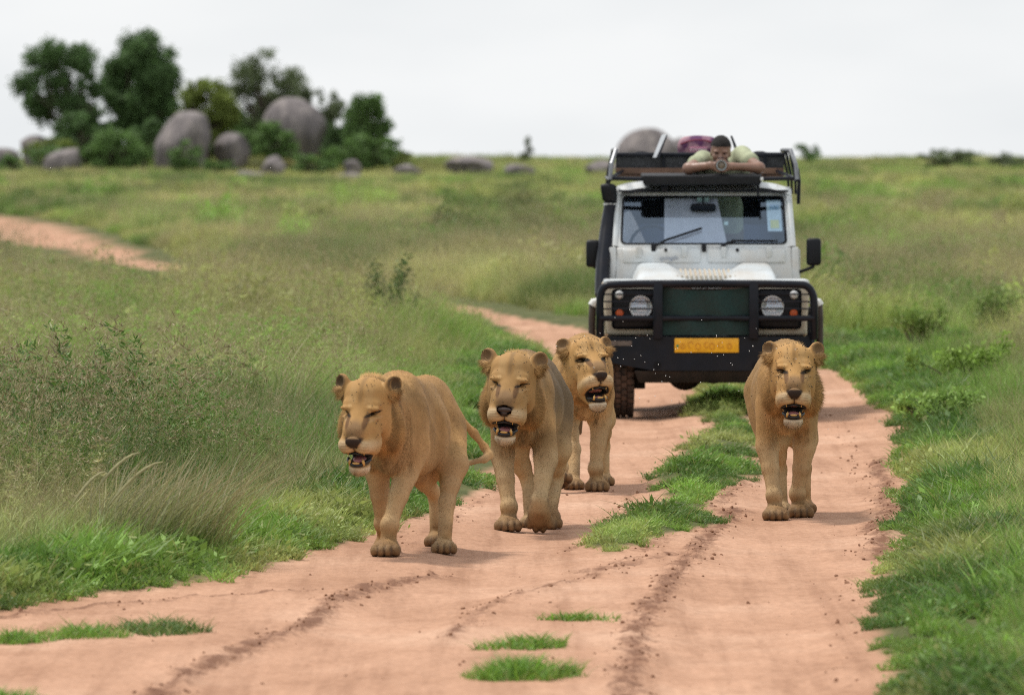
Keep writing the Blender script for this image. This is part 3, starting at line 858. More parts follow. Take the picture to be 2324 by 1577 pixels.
        C = mixv(C, np.array((.05, .035, .025)), sstep(.022, .008, p[:, 2]) * (p[:, 2] > -.015) * (np.abs(p[:, 0]) < .1) * (np.abs(p[:, 1] + .02) < .13) * .8)
    tl = np.array(S['tail'][-1]); C = mixv(C, np.array((.06, .04, .03)), sstep(.16, .08, np.linalg.norm(V - tl, axis=1)) * .8 * S.get('tuft', 1))
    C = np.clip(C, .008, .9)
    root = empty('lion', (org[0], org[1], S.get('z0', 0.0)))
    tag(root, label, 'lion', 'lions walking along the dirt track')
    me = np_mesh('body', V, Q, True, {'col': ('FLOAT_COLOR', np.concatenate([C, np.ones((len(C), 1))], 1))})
    body_o = link('body', me, SKIN_M, root)
    # ---- fur: one tapered strand per sampled point
    k = 170000
    p0, p1, p2 = V[Q[:, 0]], V[Q[:, 1]], V[Q[:, 3]]
    ar = np.linalg.norm(np.cross(p1 - p0, p2 - p0), axis=1)
    qm = q[Q[:, 0]]; wgt = ar * (1 + 3.0 * (np.minimum(np.linalg.norm((qm - np.array((.160, .055, .080))) / .07, axis=1), np.linalg.norm((qm - np.array((-.160, .055, .080))) / .07, axis=1)) < 1)) * np.where((np.abs(qm[:, 0]) < .26) & (qm[:, 1] < .2) & (qm[:, 2] > -.34) & (qm[:, 2] < .24), 2.4, 1.0) * np.where(V[Q[:, 0]][:, 1] > 1.0, .5, 1.0)
    fi = r.choice(len(Q), k, p=wgt / wgt.sum()); a_, b_ = r.random(k)[:, None], r.random(k)[:, None]
    pos = V[Q[fi, 0]] * (1 - a_) * (1 - b_) + V[Q[fi, 1]] * a_ * (1 - b_) + V[Q[fi, 2]] * a_ * b_ + V[Q[fi, 3]] * (1 - a_) * b_
    nn = Nn[Q[fi, 0]]; cc2 = C[Q[fi, 0]]; qq = unwarp(((pos - hc) @ HR) / hs)
    inhead = (np.abs(qq[:, 0]) < .22) & (qq[:, 1] < .13) & (qq[:, 2] > -.32)
    flow = np.where(inhead[:, None], (qq - np.array((0, -.22, -.08))) @ HR.T, np.array((0, .55, -.85)))
    flow = flow / (np.linalg.norm(flow, axis=1)[:, None] + 1e-9)
    flow = flow - (flow * nn).sum(1)[:, None] * nn
    ln = np.full(k, .0105); out_ = np.full(k, .28)
    ln = np.where(inhead, .0065, ln)
    rough_z = (qq[:, 1] > .035) & (qq[:, 1] < .21) & (np.abs(qq[:, 0]) < .30) & (qq[:, 2] < .06) & (qq[:, 2] > -.42)     # ruff round the cheeks and throat
    ln = np.where(rough_z, .040 * S.get('ruff', 1), ln); out_ = np.where(rough_z, .34, out_)
    chin = (qq[:, 2] < -.228 - .03 * op) & (qq[:, 1] < -.04) & inhead; ln = np.where(chin, .013, ln); out_ = np.where(chin, .3, out_)
    flow = np.where(chin[:, None], (HR @ np.array((0, -.15, -1.)))[None], flow)
    chest = (pos[:, 1] < .10) & (pos[:, 2] > .44) & (pos[:, 2] < .80) & ~inhead & (nn[:, 1] < -.35) & (np.abs(pos[:, 0] - ax(pos[:, 1])) < .13); ln = np.where(chest, .032 * S.get('ruff', 1), ln)
    eo = np.zeros(k, bool)
    for s in (-1, 1):
        e1 = np.linalg.norm((qq - np.array((s * .150, .045, .068))) / np.array((.050, .045, .032)), axis=1) < 1
        eo |= e1
        flow = np.where(e1[:, None], (HR @ np.array((s * 1.0, -.10, -.12)))[None], flow)
    eo &= r.random(k) < .6; ln = np.where(eo, .012 + .030 * r.random(k), ln); out_ = np.where(eo, .0, out_); cc2 = np.where(eo[:, None], (np.array((.50, .30, .125))[None] * .6 + cc2 * .55), cc2)
    crest = (np.abs(qq[:, 0]) < .05) & (qq[:, 1] > .10) & (qq[:, 1] < .32) & (qq[:, 2] > .08); ln = np.where(crest, .05, ln); out_ = np.where(crest, 1.2, out_)
    cc2 = np.where(crest[:, None], np.array((.42, .25, .10))[None], cc2)
    noh = (mouth[Q[fi, 0]] < 1.12) | ((qq[:, 2] < -.09) & (qq[:, 2] > -.15) & (np.abs(qq[:, 0]) < .05) & (qq[:, 1] < -.19)) | (pos[:, 2] < -.02)
    noh |= (el2(.066, -.004, .034, .016)[Q[fi, 0]] < 1) & (qq[:, 1] < -.03)
    ln = ln * (.6 + .8 * r.random(k)) * np.where(noh, 0.03, 1)
    d = flow + out_[:, None] * nn + r.normal(size=(k, 3)) * np.where(eo, .30, .20)[:, None]; d /= np.linalg.norm(d, axis=1)[:, None]
    sd_ = np.cross(d, nn); sd_ /= np.linalg.norm(sd_, axis=1)[:, None] + 1e-9
    wd = np.where(ln > .015, .0019, .0030)[:, None]
    st = pos - nn * .002
    FV = np.stack([st - sd_ * wd / 2, st + sd_ * wd / 2, st + d * ln[:, None] - np.array((0, 0, 1.)) * (ln * ln * 4)[:, None]], 1).reshape(-1, 3)
    FF = np.arange(3 * k).reshape(-1, 3)
    clump = np.where(inhead, n3(qq * np.array((1, 1, .5)), 60, seed), n3(pos * np.array((1, .5, .30)), 60, seed)) * .55 + n3(pos, 14, 4.) * .45
    clump = np.where(rough_z | chest, clump * .4 + .6 * sstep(.25, .75, n3(pos * np.array((1, 1, .22)), 38, seed + 5.)), clump)
    fc = np.clip(cc2 * (.80 + .32 * r.random(k))[:, None] * (.30 + 1.50 * clump)[:, None], .006, .9)
    FC = np.repeat(fc, 3, 0); FC[2::3] = np.clip(FC[2::3] * 1.12, 0, .92)
    fm = np_mesh('fur', FV, FF, True, {'col': ('FLOAT_COLOR', np.concatenate([FC, np.ones((len(FC), 1))], 1))})
    fm.normals_split_custom_set_from_vertices(np.repeat(nn, 3, 0).tolist())
    link('fur', fm, FUR_M, root)
    # ---- eyes, nose, mouth
    def small(name, c, rr, mat, R=None, parent=root):
        v, fq = lathe_pts((0, 0, 0), np.array(rr) * hs, HR if R is None else R)
        return link(name, np_mesh(name, v + H(c) , fq), mat, parent)
    for s in (-1, 1):
        pz = f.hit(H((s * .066, -.20, -.004)), HR @ np.array((0, 1., 0)))
        ql = unwarp((HR.T @ (pz - hc)) / hs)
        small('eye', (s * .066, ql[1] + .006, -.004), (.018, .010, .0075 * S.get('eye', 1.)), EYE_M)
    small('nose', (0, -.211, -.112), (.041, .014, .015), NOSE_M); small('nostril', (0, -.208, -.127), (.020, .014, .016), NOSE_M)
    zl = -.214 - .030 * op
    small('tongue', (0, -.105, zl + .016), (.036, .070, .016), TONGUE_M)
    small('palate', (0, -.085, -.176), (.046, .060, .012), TONGUE_M)
    # lower lip: dark rim round the jaw
    th = np.linspace(-1.25, 1.25, 15); pts = [H((.060 * math.sin(a) * 1.0, -.092 - .078 * math.cos(a) * 1.0, zl + .020 * (abs(math.sin(a)) ** 2) + .001)) for a in th]
    v, fq = tube(pts, [.0092 * hs] * 15, 7); link('lower_lip', np_mesh('lower_lip', v, fq), LIP_M, root)
    th = np.linspace(-1.3, 1.3, 13); pts = [H((.070 * math.sin(a), -.080 - .10 * math.cos(a), -.172 - .012 * abs(math.sin(a)))) for a in th]
    v, fq = tube(pts, [.006 * hs] * 13, 6); link('upper_lip', np_mesh('upper_lip', v, fq), LIP_M, root)
    for s in (-1, 1):
        v, fq = tube([H((s * .036, -.158, zl + .002)), H((s * .035, -.164, zl + .020)), H((s * .032, -.162, zl + .030))], [.0085 * hs, .0070 * hs, .001], 7)
        link('tooth', np_mesh('tooth', v, fq), TOOTH_M, root)
        v, fq = tube([H((s * .043, -.165, -.166)), H((s * .042, -.170, -.175)), H((s * .041, -.168, -.184))], [.0052 * hs, .0040 * hs, .001], 7)
        link('tooth', np_mesh('tooth', v, fq), TOOTH_M, root)
    v, fq = lathe_pts((0, 0, 0), np.array((.020, .005, .006)) * hs, HR); link('tooth', np_mesh('tooth', v + H((0, -.172, zl + .012)), fq), TOOTH_M, root)
    # ---- flies sitting on the face and neck
    nf = S.get('flies', 120); cand = np.where(hd & (q[:, 1] < .12) & (q[:, 2] > -.17) & (Nn[:, 1] < .1))[0]
    wq = np.exp(-((np.abs(q[cand, 0]) - .06) / .055) ** 2) * sstep(-.15, -.05, q[cand, 2]) + .12
    ci = r.choice(cand, nf, replace=False, p=wq / wq.sum())
    extra = r.choice(np.where((V[:, 2] > .5) & (V[:, 1] < .9))[0], nf // 3)
    FVs, FFs = [], []; o_ = 0
    for i in np.concatenate([ci, extra]):
        nrm = Nn[i]; R = np.array(Vector(nrm).to_track_quat('Z', 'Y').to_matrix()) @ rot3(r.random() * 360)
        s_ = .8 + .5 * r.random()
        v, fq = lathe_pts(V[i] + nrm * .006, np.array((.0020, .0040, .0020)) * s_, R, 5, 3)
        FVs.append(v); FFs.append(fq + o_); o_ += len(v)
    fo = link('flies_on_coat', np_mesh('flies', np.concatenate(FVs), np.concatenate(FFs)), FLY_M, root); fo['kind'] = 'stuff'
    return root

def tube(pts, rs, nseg=8, closed=False):
    P_ = np.array([np.array(p, float) for p in pts]); m_ = len(P_)
    V = []; prev = None
    for i in range(m_):
        if closed: tg = P_[(i + 1) % m_] - P_[i - 1]
        else: tg = P_[min(i + 1, m_ - 1)] - P_[max(i - 1, 0)]
        tg = tg / (np.linalg.norm(tg) + 1e-12)
        if prev is None:
            up = np.array((0, 0, 1.)) if abs(tg[2]) < .9 else np.array((1., 0, 0)); u = np.cross(tg, up)
        else: u = prev - (prev @ tg) * tg
        u /= np.linalg.norm(u) + 1e-12; prev = u; w_ = np.cross(tg, u)
        for j in range(nseg):
            a = 2 * math.pi * j / nseg; V.append(P_[i] + (u * math.cos(a) + w_ * math.sin(a)) * rs[i])
    Fc = []
    for i in range(m_ if closed else m_ - 1):
        for j in range(nseg):
            a = i * nseg + j; b_ = i * nseg + (j + 1) % nseg; i2 = (i + 1) % m_
            Fc.append((a, b_, i2 * nseg + (j + 1) % nseg, i2 * nseg + j))
    if not closed:
        for base_, dr in ((0, 1), ((m_ - 1) * nseg, -1)):
            V.append(P_[0 if dr == 1 else -1]); c = len(V) - 1
            for j in range(nseg):
                a, b_ = base_ + j, base_ + (j + 1) % nseg
                Fc.append((c, b_, a, a) if dr == 1 else (c, a, b_, b_))
    V = np.array(V)
    return V, np.array(Fc)

LIONS = [
 dict(org=(-.657, 46.2), label='tan lion with drooping head and bent tail, stepping along the grass verge', seed=1,
      S=dict(bend=.185, dz=-.055, belly=1.03, col=(.410, .238, .098), grey=(.270, .145, .056), greyk=.55,
        fl=dict(j=[(-.075, .20, .44), (-.045, .30, .15), (-.03, .36, 0.0)], pitch=10),
        fr=dict(j=[(.078, .07, .43), (-.005, -.05, .16), (-.020, -.10, 0.)], yaw=-6),
        hl=dict(j=[(.115, .80, .44), (.235, 1.15, .27), (.24, 1.10, .0)]),
        hr=dict(j=[(.335, .66, .46), (.30, .60, .25), (.286, .45, 0.)]),
        tail=[(.27, 1.22, .80), (.36, 1.28, .70), (.445, 1.30, .61), (.505, 1.30, .53), (.532, 1.28, .490), (.505, 1.26, .468), (.39, 1.22, .44)], tuft=.3,
        head=(-.131, -.42, .800), hr3=(-14, 10, 2), hs=1.06, open=.8, ruff=.9, flies=45, eye=.8, ear=10, earcol=(.05, .035, .025))),
 dict(org=(.055, 49.7), label='grey-brown lion with shut eyes lifting one folded forepaw', seed=2,
      S=dict(bend=.085, dz=.02, col=(.365, .220, .098), grey=(.135, .095, .056), greyk=.95, greylo=.32, gold=.86,
        fl=dict(j=[(-.110, .12, .44), (-.072, -.01, .15), (-.078, -.05, 0.)]),
        fr=dict(j=[(.142, .0, .42), (.105, -.16, .190), (.105, -.085, .135)], pitch=118),
        hl=dict(j=[(-.04, .75, .46), (.045, .82, .26), (.055, .60, 0.)]),
        hr=dict(j=[(.215, .72, .46), (.205, .86, .27), (.172, .62, .03)], pitch=25),
        tail=[(.1, 1.24, .86), (.1, 1.34, .70), (.1, 1.38, .50), (.1, 1.40, .34), (.11, 1.42, .25)],
        head=(-.059, -.48, .892), hr3=(-7, 4, 4), hs=1.11, open=.85, ruff=1.0, flies=45, eye=.5)),
 dict(org=(.485, 55.8), label='pale golden lion covered in flies, nearest the front of the vehicle', seed=3,
      S=dict(bend=-.05, dz=-.01, belly=.92, col=(.455, .265, .108), grey=(.30, .175, .076), greyk=.5,
        fl=dict(j=[(-.155, -.06, .42), (-.168, -.27, .17), (-.172, -.36, .045)], pitch=-25),
        fr=dict(j=[(.095, .10, .43), (.062, .02, .15), (.072, .0, 0.)]),
        hl=dict(j=[(-.12, .72, .46), (-.075, .50, .26), (-.078, .28, 0.)]),
        hr=dict(j=[(.12, .85, .45), (.125, 1.12, .26), (.128, 1.05, 0.)]),
        tail=[(.02, 1.24, .84), (.0, 1.34, .70), (-.02, 1.38, .50), (-.03, 1.40, .34)],
        head=(.012, -.45, .862), hr3=(15, -10, -2), hs=1.06, open=1.15, ruff=.9, flies=190, eye=1.25)),
 dict(org=(1.665, 51.5), label='golden lion walking alone in the wheel track beyond the grass strip', seed=4,
      S=dict(bend=-.01, dz=.045, col=(.410, .235, .092), grey=(.205, .130, .062), greyk=.65,
        fl=dict(j=[(-.120, .08, .44), (-.082, -.03, .15), (-.076, -.08, 0.)]),
        fr=dict(j=[(.108, .18, .44), (.066, .24, .15), (.084, .22, 0.)]),
        hl=dict(j=[(-.05, .80, .46), (-.02, .90, .27), (-.012, .72, 0.)]),
        hr=dict(j=[(.13, .85, .46), (.14, 1.16, .27), (.142, 1.10, 0.)]),
        tail=[(-.01, 1.24, .88), (-.01, 1.34, .70), (-.02, 1.38, .50), (-.02, 1.40, .34)],
        head=(.022, -.36, .914), hr3=(0, 0, 1), hs=1.06, open=1.0, ruff=1.15, flies=150)),
]
for q_ in LIONS:
    zz = ground_z(np.array([q_['org'][0]]), np.array([q_['org'][1]]))[0]
    q_['S']['z0'] = float(zz) - .004
    lion(q_['label'], q_['org'], q_['S'], q_['seed'])
# ------------------------------------------------------------------ safari vehicle
PAINT = simple_mat('white_paint', (.60, .645, .675), .38, var=.04, scale=3, dirt=(.50, .42, .33), dirt_amt=.55, dirt_scale=2.6, coat=.25)
CREAM = simple_mat('dusty_cream_paint', (.58, .52, .42), .55, var=.08, scale=5, dirt=(.36, .24, .16), dirt_amt=.6, dirt_scale=5)
BLACK = simple_mat('black_steel', (.0065, .009, .016), .34, var=.25, scale=9, dirt=(.06, .04, .032), dirt_amt=.12, dirt_scale=6, spec=.22)
DARK = simple_mat('underbody', (.018, .016, .015), .85, var=.3, scale=6, dirt=(.12, .07, .045), dirt_amt=.25)
RUBBER = simple_mat('tyre_rubber', (.030, .024, .022), .85, var=.25, scale=20, dirt=(.20, .11, .07), dirt_amt=.6, dirt_scale=9)
PLASTIC = simple_mat('black_plastic', (.009, .010, .014), .45, var=.15, scale=10, spec=.25)
CHROME = simple_mat('lamp_reflector', (.72, .73, .74), .35, .35, var=.15, scale=60)
WHITE = simple_mat('white_trim', (.75, .75, .74), .4, var=.05)
AMBER = simple_mat('amber_lens', (.55, .10, .02), .3, var=.15, scale=40)
MESHC = simple_mat('green_shade_net', (.005, .030, .028), .8, var=.35, scale=60, dirt=(.02, .025, .022), dirt_amt=.6, dirt_scale=4)
PLATE = simple_mat('yellow_plate', (.90, .46, .012), .4, var=.08, scale=30, dirt=(.62, .27, .01), dirt_amt=.5, dirt_scale=14)
PLATE2 = simple_mat('plate_characters', (.66, .30, .010), .4)
INT = simple_mat('dark_interior', (.022, .026, .034), .8, var=.2)
BLUEC = simple_mat('navy_seat_cover', (.035, .055, .12), .8, var=.25, scale=10)
PALEC = simple_mat('pale_matte', (.62, .57, .58), .8, var=.06, scale=20)
WOOD = simple_mat('rack_wood', (.13, .07, .045), .7, var=.3, scale=10)
def glass_mat(name, tint=(.80, .90, 1.0), refl=.16):
    m, t, b = new_mat(name); n = t.nodes; L = t.links.new
    tr = n.new('ShaderNodeBsdfTransparent'); tr.inputs[0].default_value = (*tint, 1)
    gl = n.new('ShaderNodeBsdfGlossy'); gl.inputs['Roughness'].default_value = .06; gl.inputs[0].default_value = (.62, .78, 1, 1)
    ms = n.new('ShaderNodeMixShader'); ms.inputs[0].default_value = refl
    L(tr.outputs[0], ms.inputs[1]); L(gl.outputs[0], ms.inputs[2]); L(ms.outputs[0], n['Material Output'].inputs[0])
    return m
GLASS = glass_mat('windscreen_glass'); LENS = glass_mat('lamp_glass', (.95, .97, 1), .22)

class MB:
    """collects shapes into one mesh"""
    def __init__(s): s.V = []; s.F = []
    def add(s, V, Fc):
        o = len(s.V); s.V += [tuple(map(float, v)) for v in V]
        for f_ in Fc:
            g = []
            for i in f_:
                if int(i) + o not in g: g.append(int(i) + o)
            s.F.append(g)
        return s
    def box(s, x0, x1, y0, y1, z0, z1, bev=.0, seg=2):
        bm = bmesh.new(); bmesh.ops.create_cube(bm, size=1)
        for v in bm.verts:
            v.co = ((x0 + x1) / 2 + v.co.x * (x1 - x0), (y0 + y1) / 2 + v.co.y * (y1 - y0), (z0 + z1) / 2 + v.co.z * (z1 - z0))
        if bev: bmesh.ops.bevel(bm, geom=bm.edges[:], offset=bev, segments=seg, affect='EDGES', profile=.5)
        s.bm(bm); return s
    def hexa(s, P8, bev=0., seg=2):
        """8 corners: bottom 4 (ccw) then top 4"""
        bm = bmesh.new(); vs = [bm.verts.new(p) for p in P8]
        for f_ in ((3, 2, 1, 0), (4, 5, 6, 7), (0, 1, 5, 4), (1, 2, 6, 5), (2, 3, 7, 6), (3, 0, 4, 7)): bm.faces.new([vs[i] for i in f_])
        if bev: bmesh.ops.bevel(bm, geom=bm.edges[:], offset=bev, segments=seg, affect='EDGES', profile=.5)
        s.bm(bm); return s
    def bm(s, bm):
        bm.verts.index_update(); s.add([v.co for v in bm.verts], [[v.index for v in f_.verts] for f_ in bm.faces]); bm.free()
    def tube(s, pts, r, n=8, closed=False, smooth=0):
        P_ = [np.array(p, float) for p in pts]
        for _ in range(smooth):      # round the corners
            Q = [P_[0]]
            for a, b_ in zip(P_[:-1], P_[1:]): Q += [a * .75 + b_ * .25, a * .25 + b_ * .75]
            P_ = Q + [P_[-1]]
        rs = [r] * len(P_) if np.isscalar(r) else r
        s.add(*tube(P_, rs, n, closed)); return s
    def lathe(s, prof, c, axis='y', n=28):
        """prof: (radius, along)"""
        V = []; Fc = []
        for (rr, t_) in prof:
            for j in range(n):
                a = 2 * math.pi * j / n; u, w_ = rr * math.cos(a), rr * math.sin(a)
                V.append({'y': (c[0] + u, c[1] + t_, c[2] + w_), 'x': (c[0] + t_, c[1] + u, c[2] + w_), 'z': (c[0] + u, c[1] + w_, c[2] + t_)}[axis])
        for i in range(len(prof) - 1):
            for j in range(n): Fc.append((i * n + j, i * n + (j + 1) % n, (i + 1) * n + (j + 1) % n, (i + 1) * n + j))
        s.add(V, Fc); return s
    def grid(s, fn, nu, nv):
        V = [fn(i / nu, j / nv) for i in range(nu + 1) for j in range(nv + 1)]
        Fc = [(i * (nv + 1) + j, (i + 1) * (nv + 1) + j, (i + 1) * (nv + 1) + j + 1, i * (nv + 1) + j + 1) for i in range(nu) for j in range(nv)]
        s.add(V, Fc); return s
    def build(s, name, mat, parent=None, smooth=40):
        me = bpy.data.meshes.new(name); me.from_pydata(s.V, [], s.F); me.update()
        bm = bmesh.new(); bm.from_mesh(me); bmesh.ops.recalc_face_normals(bm, faces=bm.faces); bm.to_mesh(me); bm.free()
        if smooth:
            me.polygons.foreach_set('use_smooth', np.ones(len(me.polygons), bool)); me.set_sharp_from_angle(angle=math.radians(smooth))
        return link(name, me, mat, parent)

def text_mesh(txt, size, mat, parent, loc, name='lettering', ext=.002, rot=(math.radians(90), 0, 0), sx=1.0, shear=0):
    cu = bpy.data.curves.new(name, 'FONT'); cu.body = txt; cu.size = size; cu.align_x = 'CENTER'; cu.align_y = 'CENTER'; cu.extrude = ext; cu.shear = shear
    tmp = bpy.data.objects.new('tmp_text', cu); COL.objects.link(tmp)
    dg = bpy.context.evaluated_depsgraph_get(); me = bpy.data.meshes.new_from_object(tmp.evaluated_get(dg))
    bpy.data.objects.remove(tmp)
    o = link(name, me, None, parent); me.materials.clear(); me.materials.append(mat)
    o.location = loc; o.rotation_euler = rot; o.scale = (sx, 1, 1)
    return o

VX, VY = P(707.0, 414, 70.4)[0], 70.4      # centre line, plane of the bumper
car = empty('safari_vehicle', (VX, VY, -.02))
tag(car, 'white off-road safari vehicle with black bull bar and laden roof rack', 'vehicle')

# --- wheels
def wheel(x, y):
    m_ = MB(); R0, W = .390, .112
    prof = [(.20, -W), (.30, -W), (.355, -W * .92), (R0 - .012, -W * .8), (R0 - .012, W * .8), (.355, W * .92), (.30, W), (.20, W)]
    m_.lathe(prof, (x, y, R0), 'x', 44)
    for k in range(40):            # tread blocks
        a = 2 * math.pi * k / 40
        for j, (u0, u1) in enumerate(((-.105, -.055), (-.045, -.004), (.004, .045), (.055, .105))):
            aa = a + (.078 if j % 2 else 0); da = .052
            pts = []
            for rr in (R0 - .016, R0 + .006):
                for (u, d_) in ((u0, -da), (u1, -da), (u1, da), (u0, da)):
                    pts.append((x + u, y + rr * math.cos(aa + d_), R0 + rr * math.sin(aa + d_)))
            m_.hexa(pts)
    wo = m_.build('wheel', RUBBER, car, 30)
    rim = MB(); s_ = 1 if x > 0 else -1
    rim.lathe([(.20, -.09), (.205, .02 * s_), (.17, .05 * s_), (.09, .06 * s_), (.085, .10 * s_), (.0, .10 * s_)], (x, y, R0), 'x', 30)
    rim.build('rim', CREAM, wo)
    return wo
for sx_ in (-1, 1):
    wheel(sx_ * .705, .60); wheel(sx_ * .705, 2.96)
# --- underbody
m_ = MB()
m_.tube([(-.62, .60, .36), (.62, .60, .36)], .05, 10); m_.lathe([(.0, -.13), (.12, -.10), (.155, 0), (.12, .10), (.0, .13)], (-.17, .60, .37), 'y', 20)
m_.tube([(-.62, 2.96, .36), (.62, 2.96, .36)], .05, 10); m_.lathe([(.0, -.13), (.12, -.10), (.155, 0), (.12, .10), (.0, .13)], (.12, 2.96, .36), 'y', 20)
m_.tube([(-.60, .42, .33), (.60, .42, .33)], .022, 8)
for s in (-1, 1): m_.box(s * .42 - .04, s * .42 + .04, .08, 3.7, .42, .56, .01)
m_.box(-.40, .40, .25, 1.3, .36, .60, .03); m_.box(-.52, .52, 1.3, 3.4, .44, .60, .02)
m_.box(-.62, -.50, .55, .62, .23, .50, .01)
m_.build('chassis', DARK, car)
m_ = MB()
for s in (-1, 1): m_ = MB(); m_.box(s * .745 - .13, s * .745 + .13, 3.42, 3.43, .26, .60); m_.build('mudflap', RUBBER, car)
# --- bumper (winch style, ends swept up)
m_ = MB()
prof = [(-.86, .47), (-.44, .395), (.44, .395), (.86, .47)]
for (xa, za), (xb, zb) in zip(prof[:-1], prof[1:]):
    yb0 = .0 if abs(xa) < .5 else .07; yb1 = .0 if abs(xb) < .5 else .07
    m_.hexa([(xa, yb0, za), (xb, yb1, zb), (xb, .20, zb), (xa, .20, za), (xa, yb0, .675), (xb, yb1, .675), (xb, .20, .675), (xa, .20, .675)])
m_.build('bumper', BLACK, car, 25)
m_ = MB(); m_.hexa([(-.56, .10, .292), (.50, .10, .292), (.50, .30, .30), (-.56, .30, .30), (-.60, .02, .393), (.60, .02, .393), (.60, .30, .393), (-.60, .30, .393)], .008)
m_.build('skid_plate', DARK, car, 25)
WORN = simple_mat('worn_metal', (.13, .105, .09), .7, var=.4, scale=30)
m_ = MB(); m_.box(-.80, -.62, .030, .044, .600, .640); m_.build('bumper_marking', WORN, car)
for x in (-.41, .40):
    m_ = MB(); m_.lathe([(.028, -.012), (.028, .004), (.012, .004), (.012, -.012)], (x, -.002, .44), 'y', 14); m_.build('tow_eye', DARK, car)
# number plate
m_ = MB(); m_.box(-.268, .262, -.016, -.004, .545, .662, .004); pl = m_.build('number_plate', PLATE, car)
for i, xx in enumerate((-.20, -.135, -.075, -.005, .04, .115, .185)):      # worn embossed characters, no longer legible
    m_ = MB(); rr = .027 if i % 3 else .022
    m_.add(*tube([(xx + rr * math.cos(a) * .75, -.0175, .598 + (.012 if i % 2 else 0) + rr * math.sin(a) * .95) for a in np.linspace(.3 * i, .3 * i + (6.28 if i % 2 == 0 else 4.4), 15)], [.005] * 15, 6))
    m_.build('plate_character', PLATE2, pl)
m_ = MB(); m_.lathe([(.0, -.003), (.011, -.003), (.011, .003)], (-.243, -.0165, .600), 'y', 12); m_.build('plate_emblem', simple_mat('green_emblem', (.05, .22, .10), .5), pl)
# --- bull bar
m_ = MB(); TB = .032
m_.tube([(-.885, .06, .66), (-.885, -.02, .80), (-.885, -.03, 1.0), (-.86, -.03, 1.085), (-.79, -.03, 1.112), (.77, -.03, 1.112), (.845, -.03, 1.085), (.885, -.03, 1.0), (.885, -.02, .80), (.885, .06, .66)], TB, 10, smooth=2)
bb = m_.build('bull_bar', BLACK, car)
m_ = MB(); m_.tube([(-.885, -.03, .828), (.885, -.03, .828)], .024, 8); m_.build('cross_bar', BLACK, bb)
for x in (-.405, .385):
    m_ = MB(); m_.box(x - .04, x + .04, -.062, .02, .655, 1.138, .012); m_.build('upright', BLACK, bb)
for s in (-1, 1):                                                      # lamp guards: thin wires
    for z in (.905, .965, 1.025):
        m_ = MB(); x0, x1 = (-.875, -.44) if s < 0 else (.425, .875)
        m_.tube([(x0, -.02, z), (x1, -.02, z)], .007, 6); m_.build('guard_wire', BLACK, bb)
# side brush posts with pale top ends
for s in (-1, 1):
    m_ = MB(); m_.tube([(s * .87, .42, .93), (s * .925, .40, .955), (s * .945, .40, .93), (s * .945, .40, .50)], .030, 10, smooth=1)
    po = m_.build('brush_post', simple_mat('dark_brown_steel', (.045, .028, .022), .5, var=.3, scale=12), car)
    m_ = MB(); m_.tube([(s * .872, .385, .935), (s * .925, .372, .962), (s * .945, .372, .925)], .036, 10, smooth=1); m_.build('post_top', WHITE, po)
# --- front panels
for s in (-1, 1):
    x0, x1 = sorted((s * .36, s * .86))
    m_ = MB(); m_.hexa([(x0, .14, .685), (x1 - (.04 if s > 0 else 0), .17, .685), (x1, .95, .66), (x0, .95, .66), (x0, .14, 1.10), (x1, .16, 1.10), (x1, .95, 1.12), (x0, .95, 1.12)], .022, 3) if s > 0 else \
        m_.hexa([(x0 + .04, .17, .685), (x1, .14, .685), (x1, .95, .66), (x0, .95, .66), (x0, .16, 1.10), (x1, .14, 1.10), (x1, .95, 1.12), (x0, .95, 1.12)], .022, 3)
    wg = m_.build('front_wing', CREAM, car)
    m_ = MB(); m_.box(s * .615 - .235, s * .615 + .235, .16, .80, 1.085, 1.142, .018); m_.build('wing_top', PAINT, wg)
    m_ = MB(); xa, xb = sorted((s * .415, s * .785)); m_.box(xa, xb, .118, .150, .735, 1.068, .035, 3); hp = m_.build('headlamp_panel', PLASTIC, car)
    hx = s * .545
    m_ = MB(); m_.lathe([(.0, .004), (.05, -.002), (.078, -.012), (.092, -.018), (.095, .01)], (hx, .105, .917), 'y', 26); hl = m_.build('headlight', CHROME, car)
    m_ = MB(); m_.lathe([(.0, -.032), (.04, -.030), (.07, -.024), (.086, -.014)], (hx, .105, .917), 'y', 26); m_.build('lens', LENS, hl)
    m_ = MB(); m_.lathe([(.0, -.025), (.026, -.022), (.036, .0), (.036, .02)], (s * .722, .105, 1.018), 'y', 18); m_.build('side_lamp', CHROME, car)
    m_ = MB(); m_.lathe([(.0, -.025), (.026, -.022), (.034, .0), (.034, .02)], (s * .718, .105, .866), 'y', 18); m_.build('indicator', AMBER, car)
    for z in (.80, .845, .89, .935, .98, 1.02):
        m_ = MB(); m_.box(xa + .02, xb - .02, .110, .120, z - .006, z + .006); m_.build('slat', PLASTIC, hp)
    # black wheel arch flare
    m_ = MB(); pts = [(s * .87, .60 + .47 * math.cos(a), .42 + .47 * math.sin(a)) for a in np.linspace(.2, math.pi - .2, 14)]
    m_.tube(pts, .03, 6); m_.build('wheel_arch', BLACK, car)
# grille behind, badge strip, shade net
m_ = MB(); m_.box(-.37, .37, .15, .22, .70, 1.085, .01); m_.build('grille', PLASTIC, car)
m_ = MB(); m_.grid(lambda u, v: (-.365 + .715 * u, -.005 + .03 * math.sin(math.pi * u) * -1 + .012 * math.sin(14 * u + 3 * v), .69 + (.395 - .028 * math.sin(math.pi * u)) * v), 30, 12)
m_.build('shade_net', MESHC, car)
m_ = MB(); m_.box(-.34, .34, .125, .150, 1.062, 1.098, .006); bs = m_.build('badge_strip', simple_mat('brown_strip', (.20, .12, .09), .6), car)
text_mesh('DEFENDER', .034, WHITE, bs, (0, .122, 1.080), 'badge_lettering', sx=1.5)
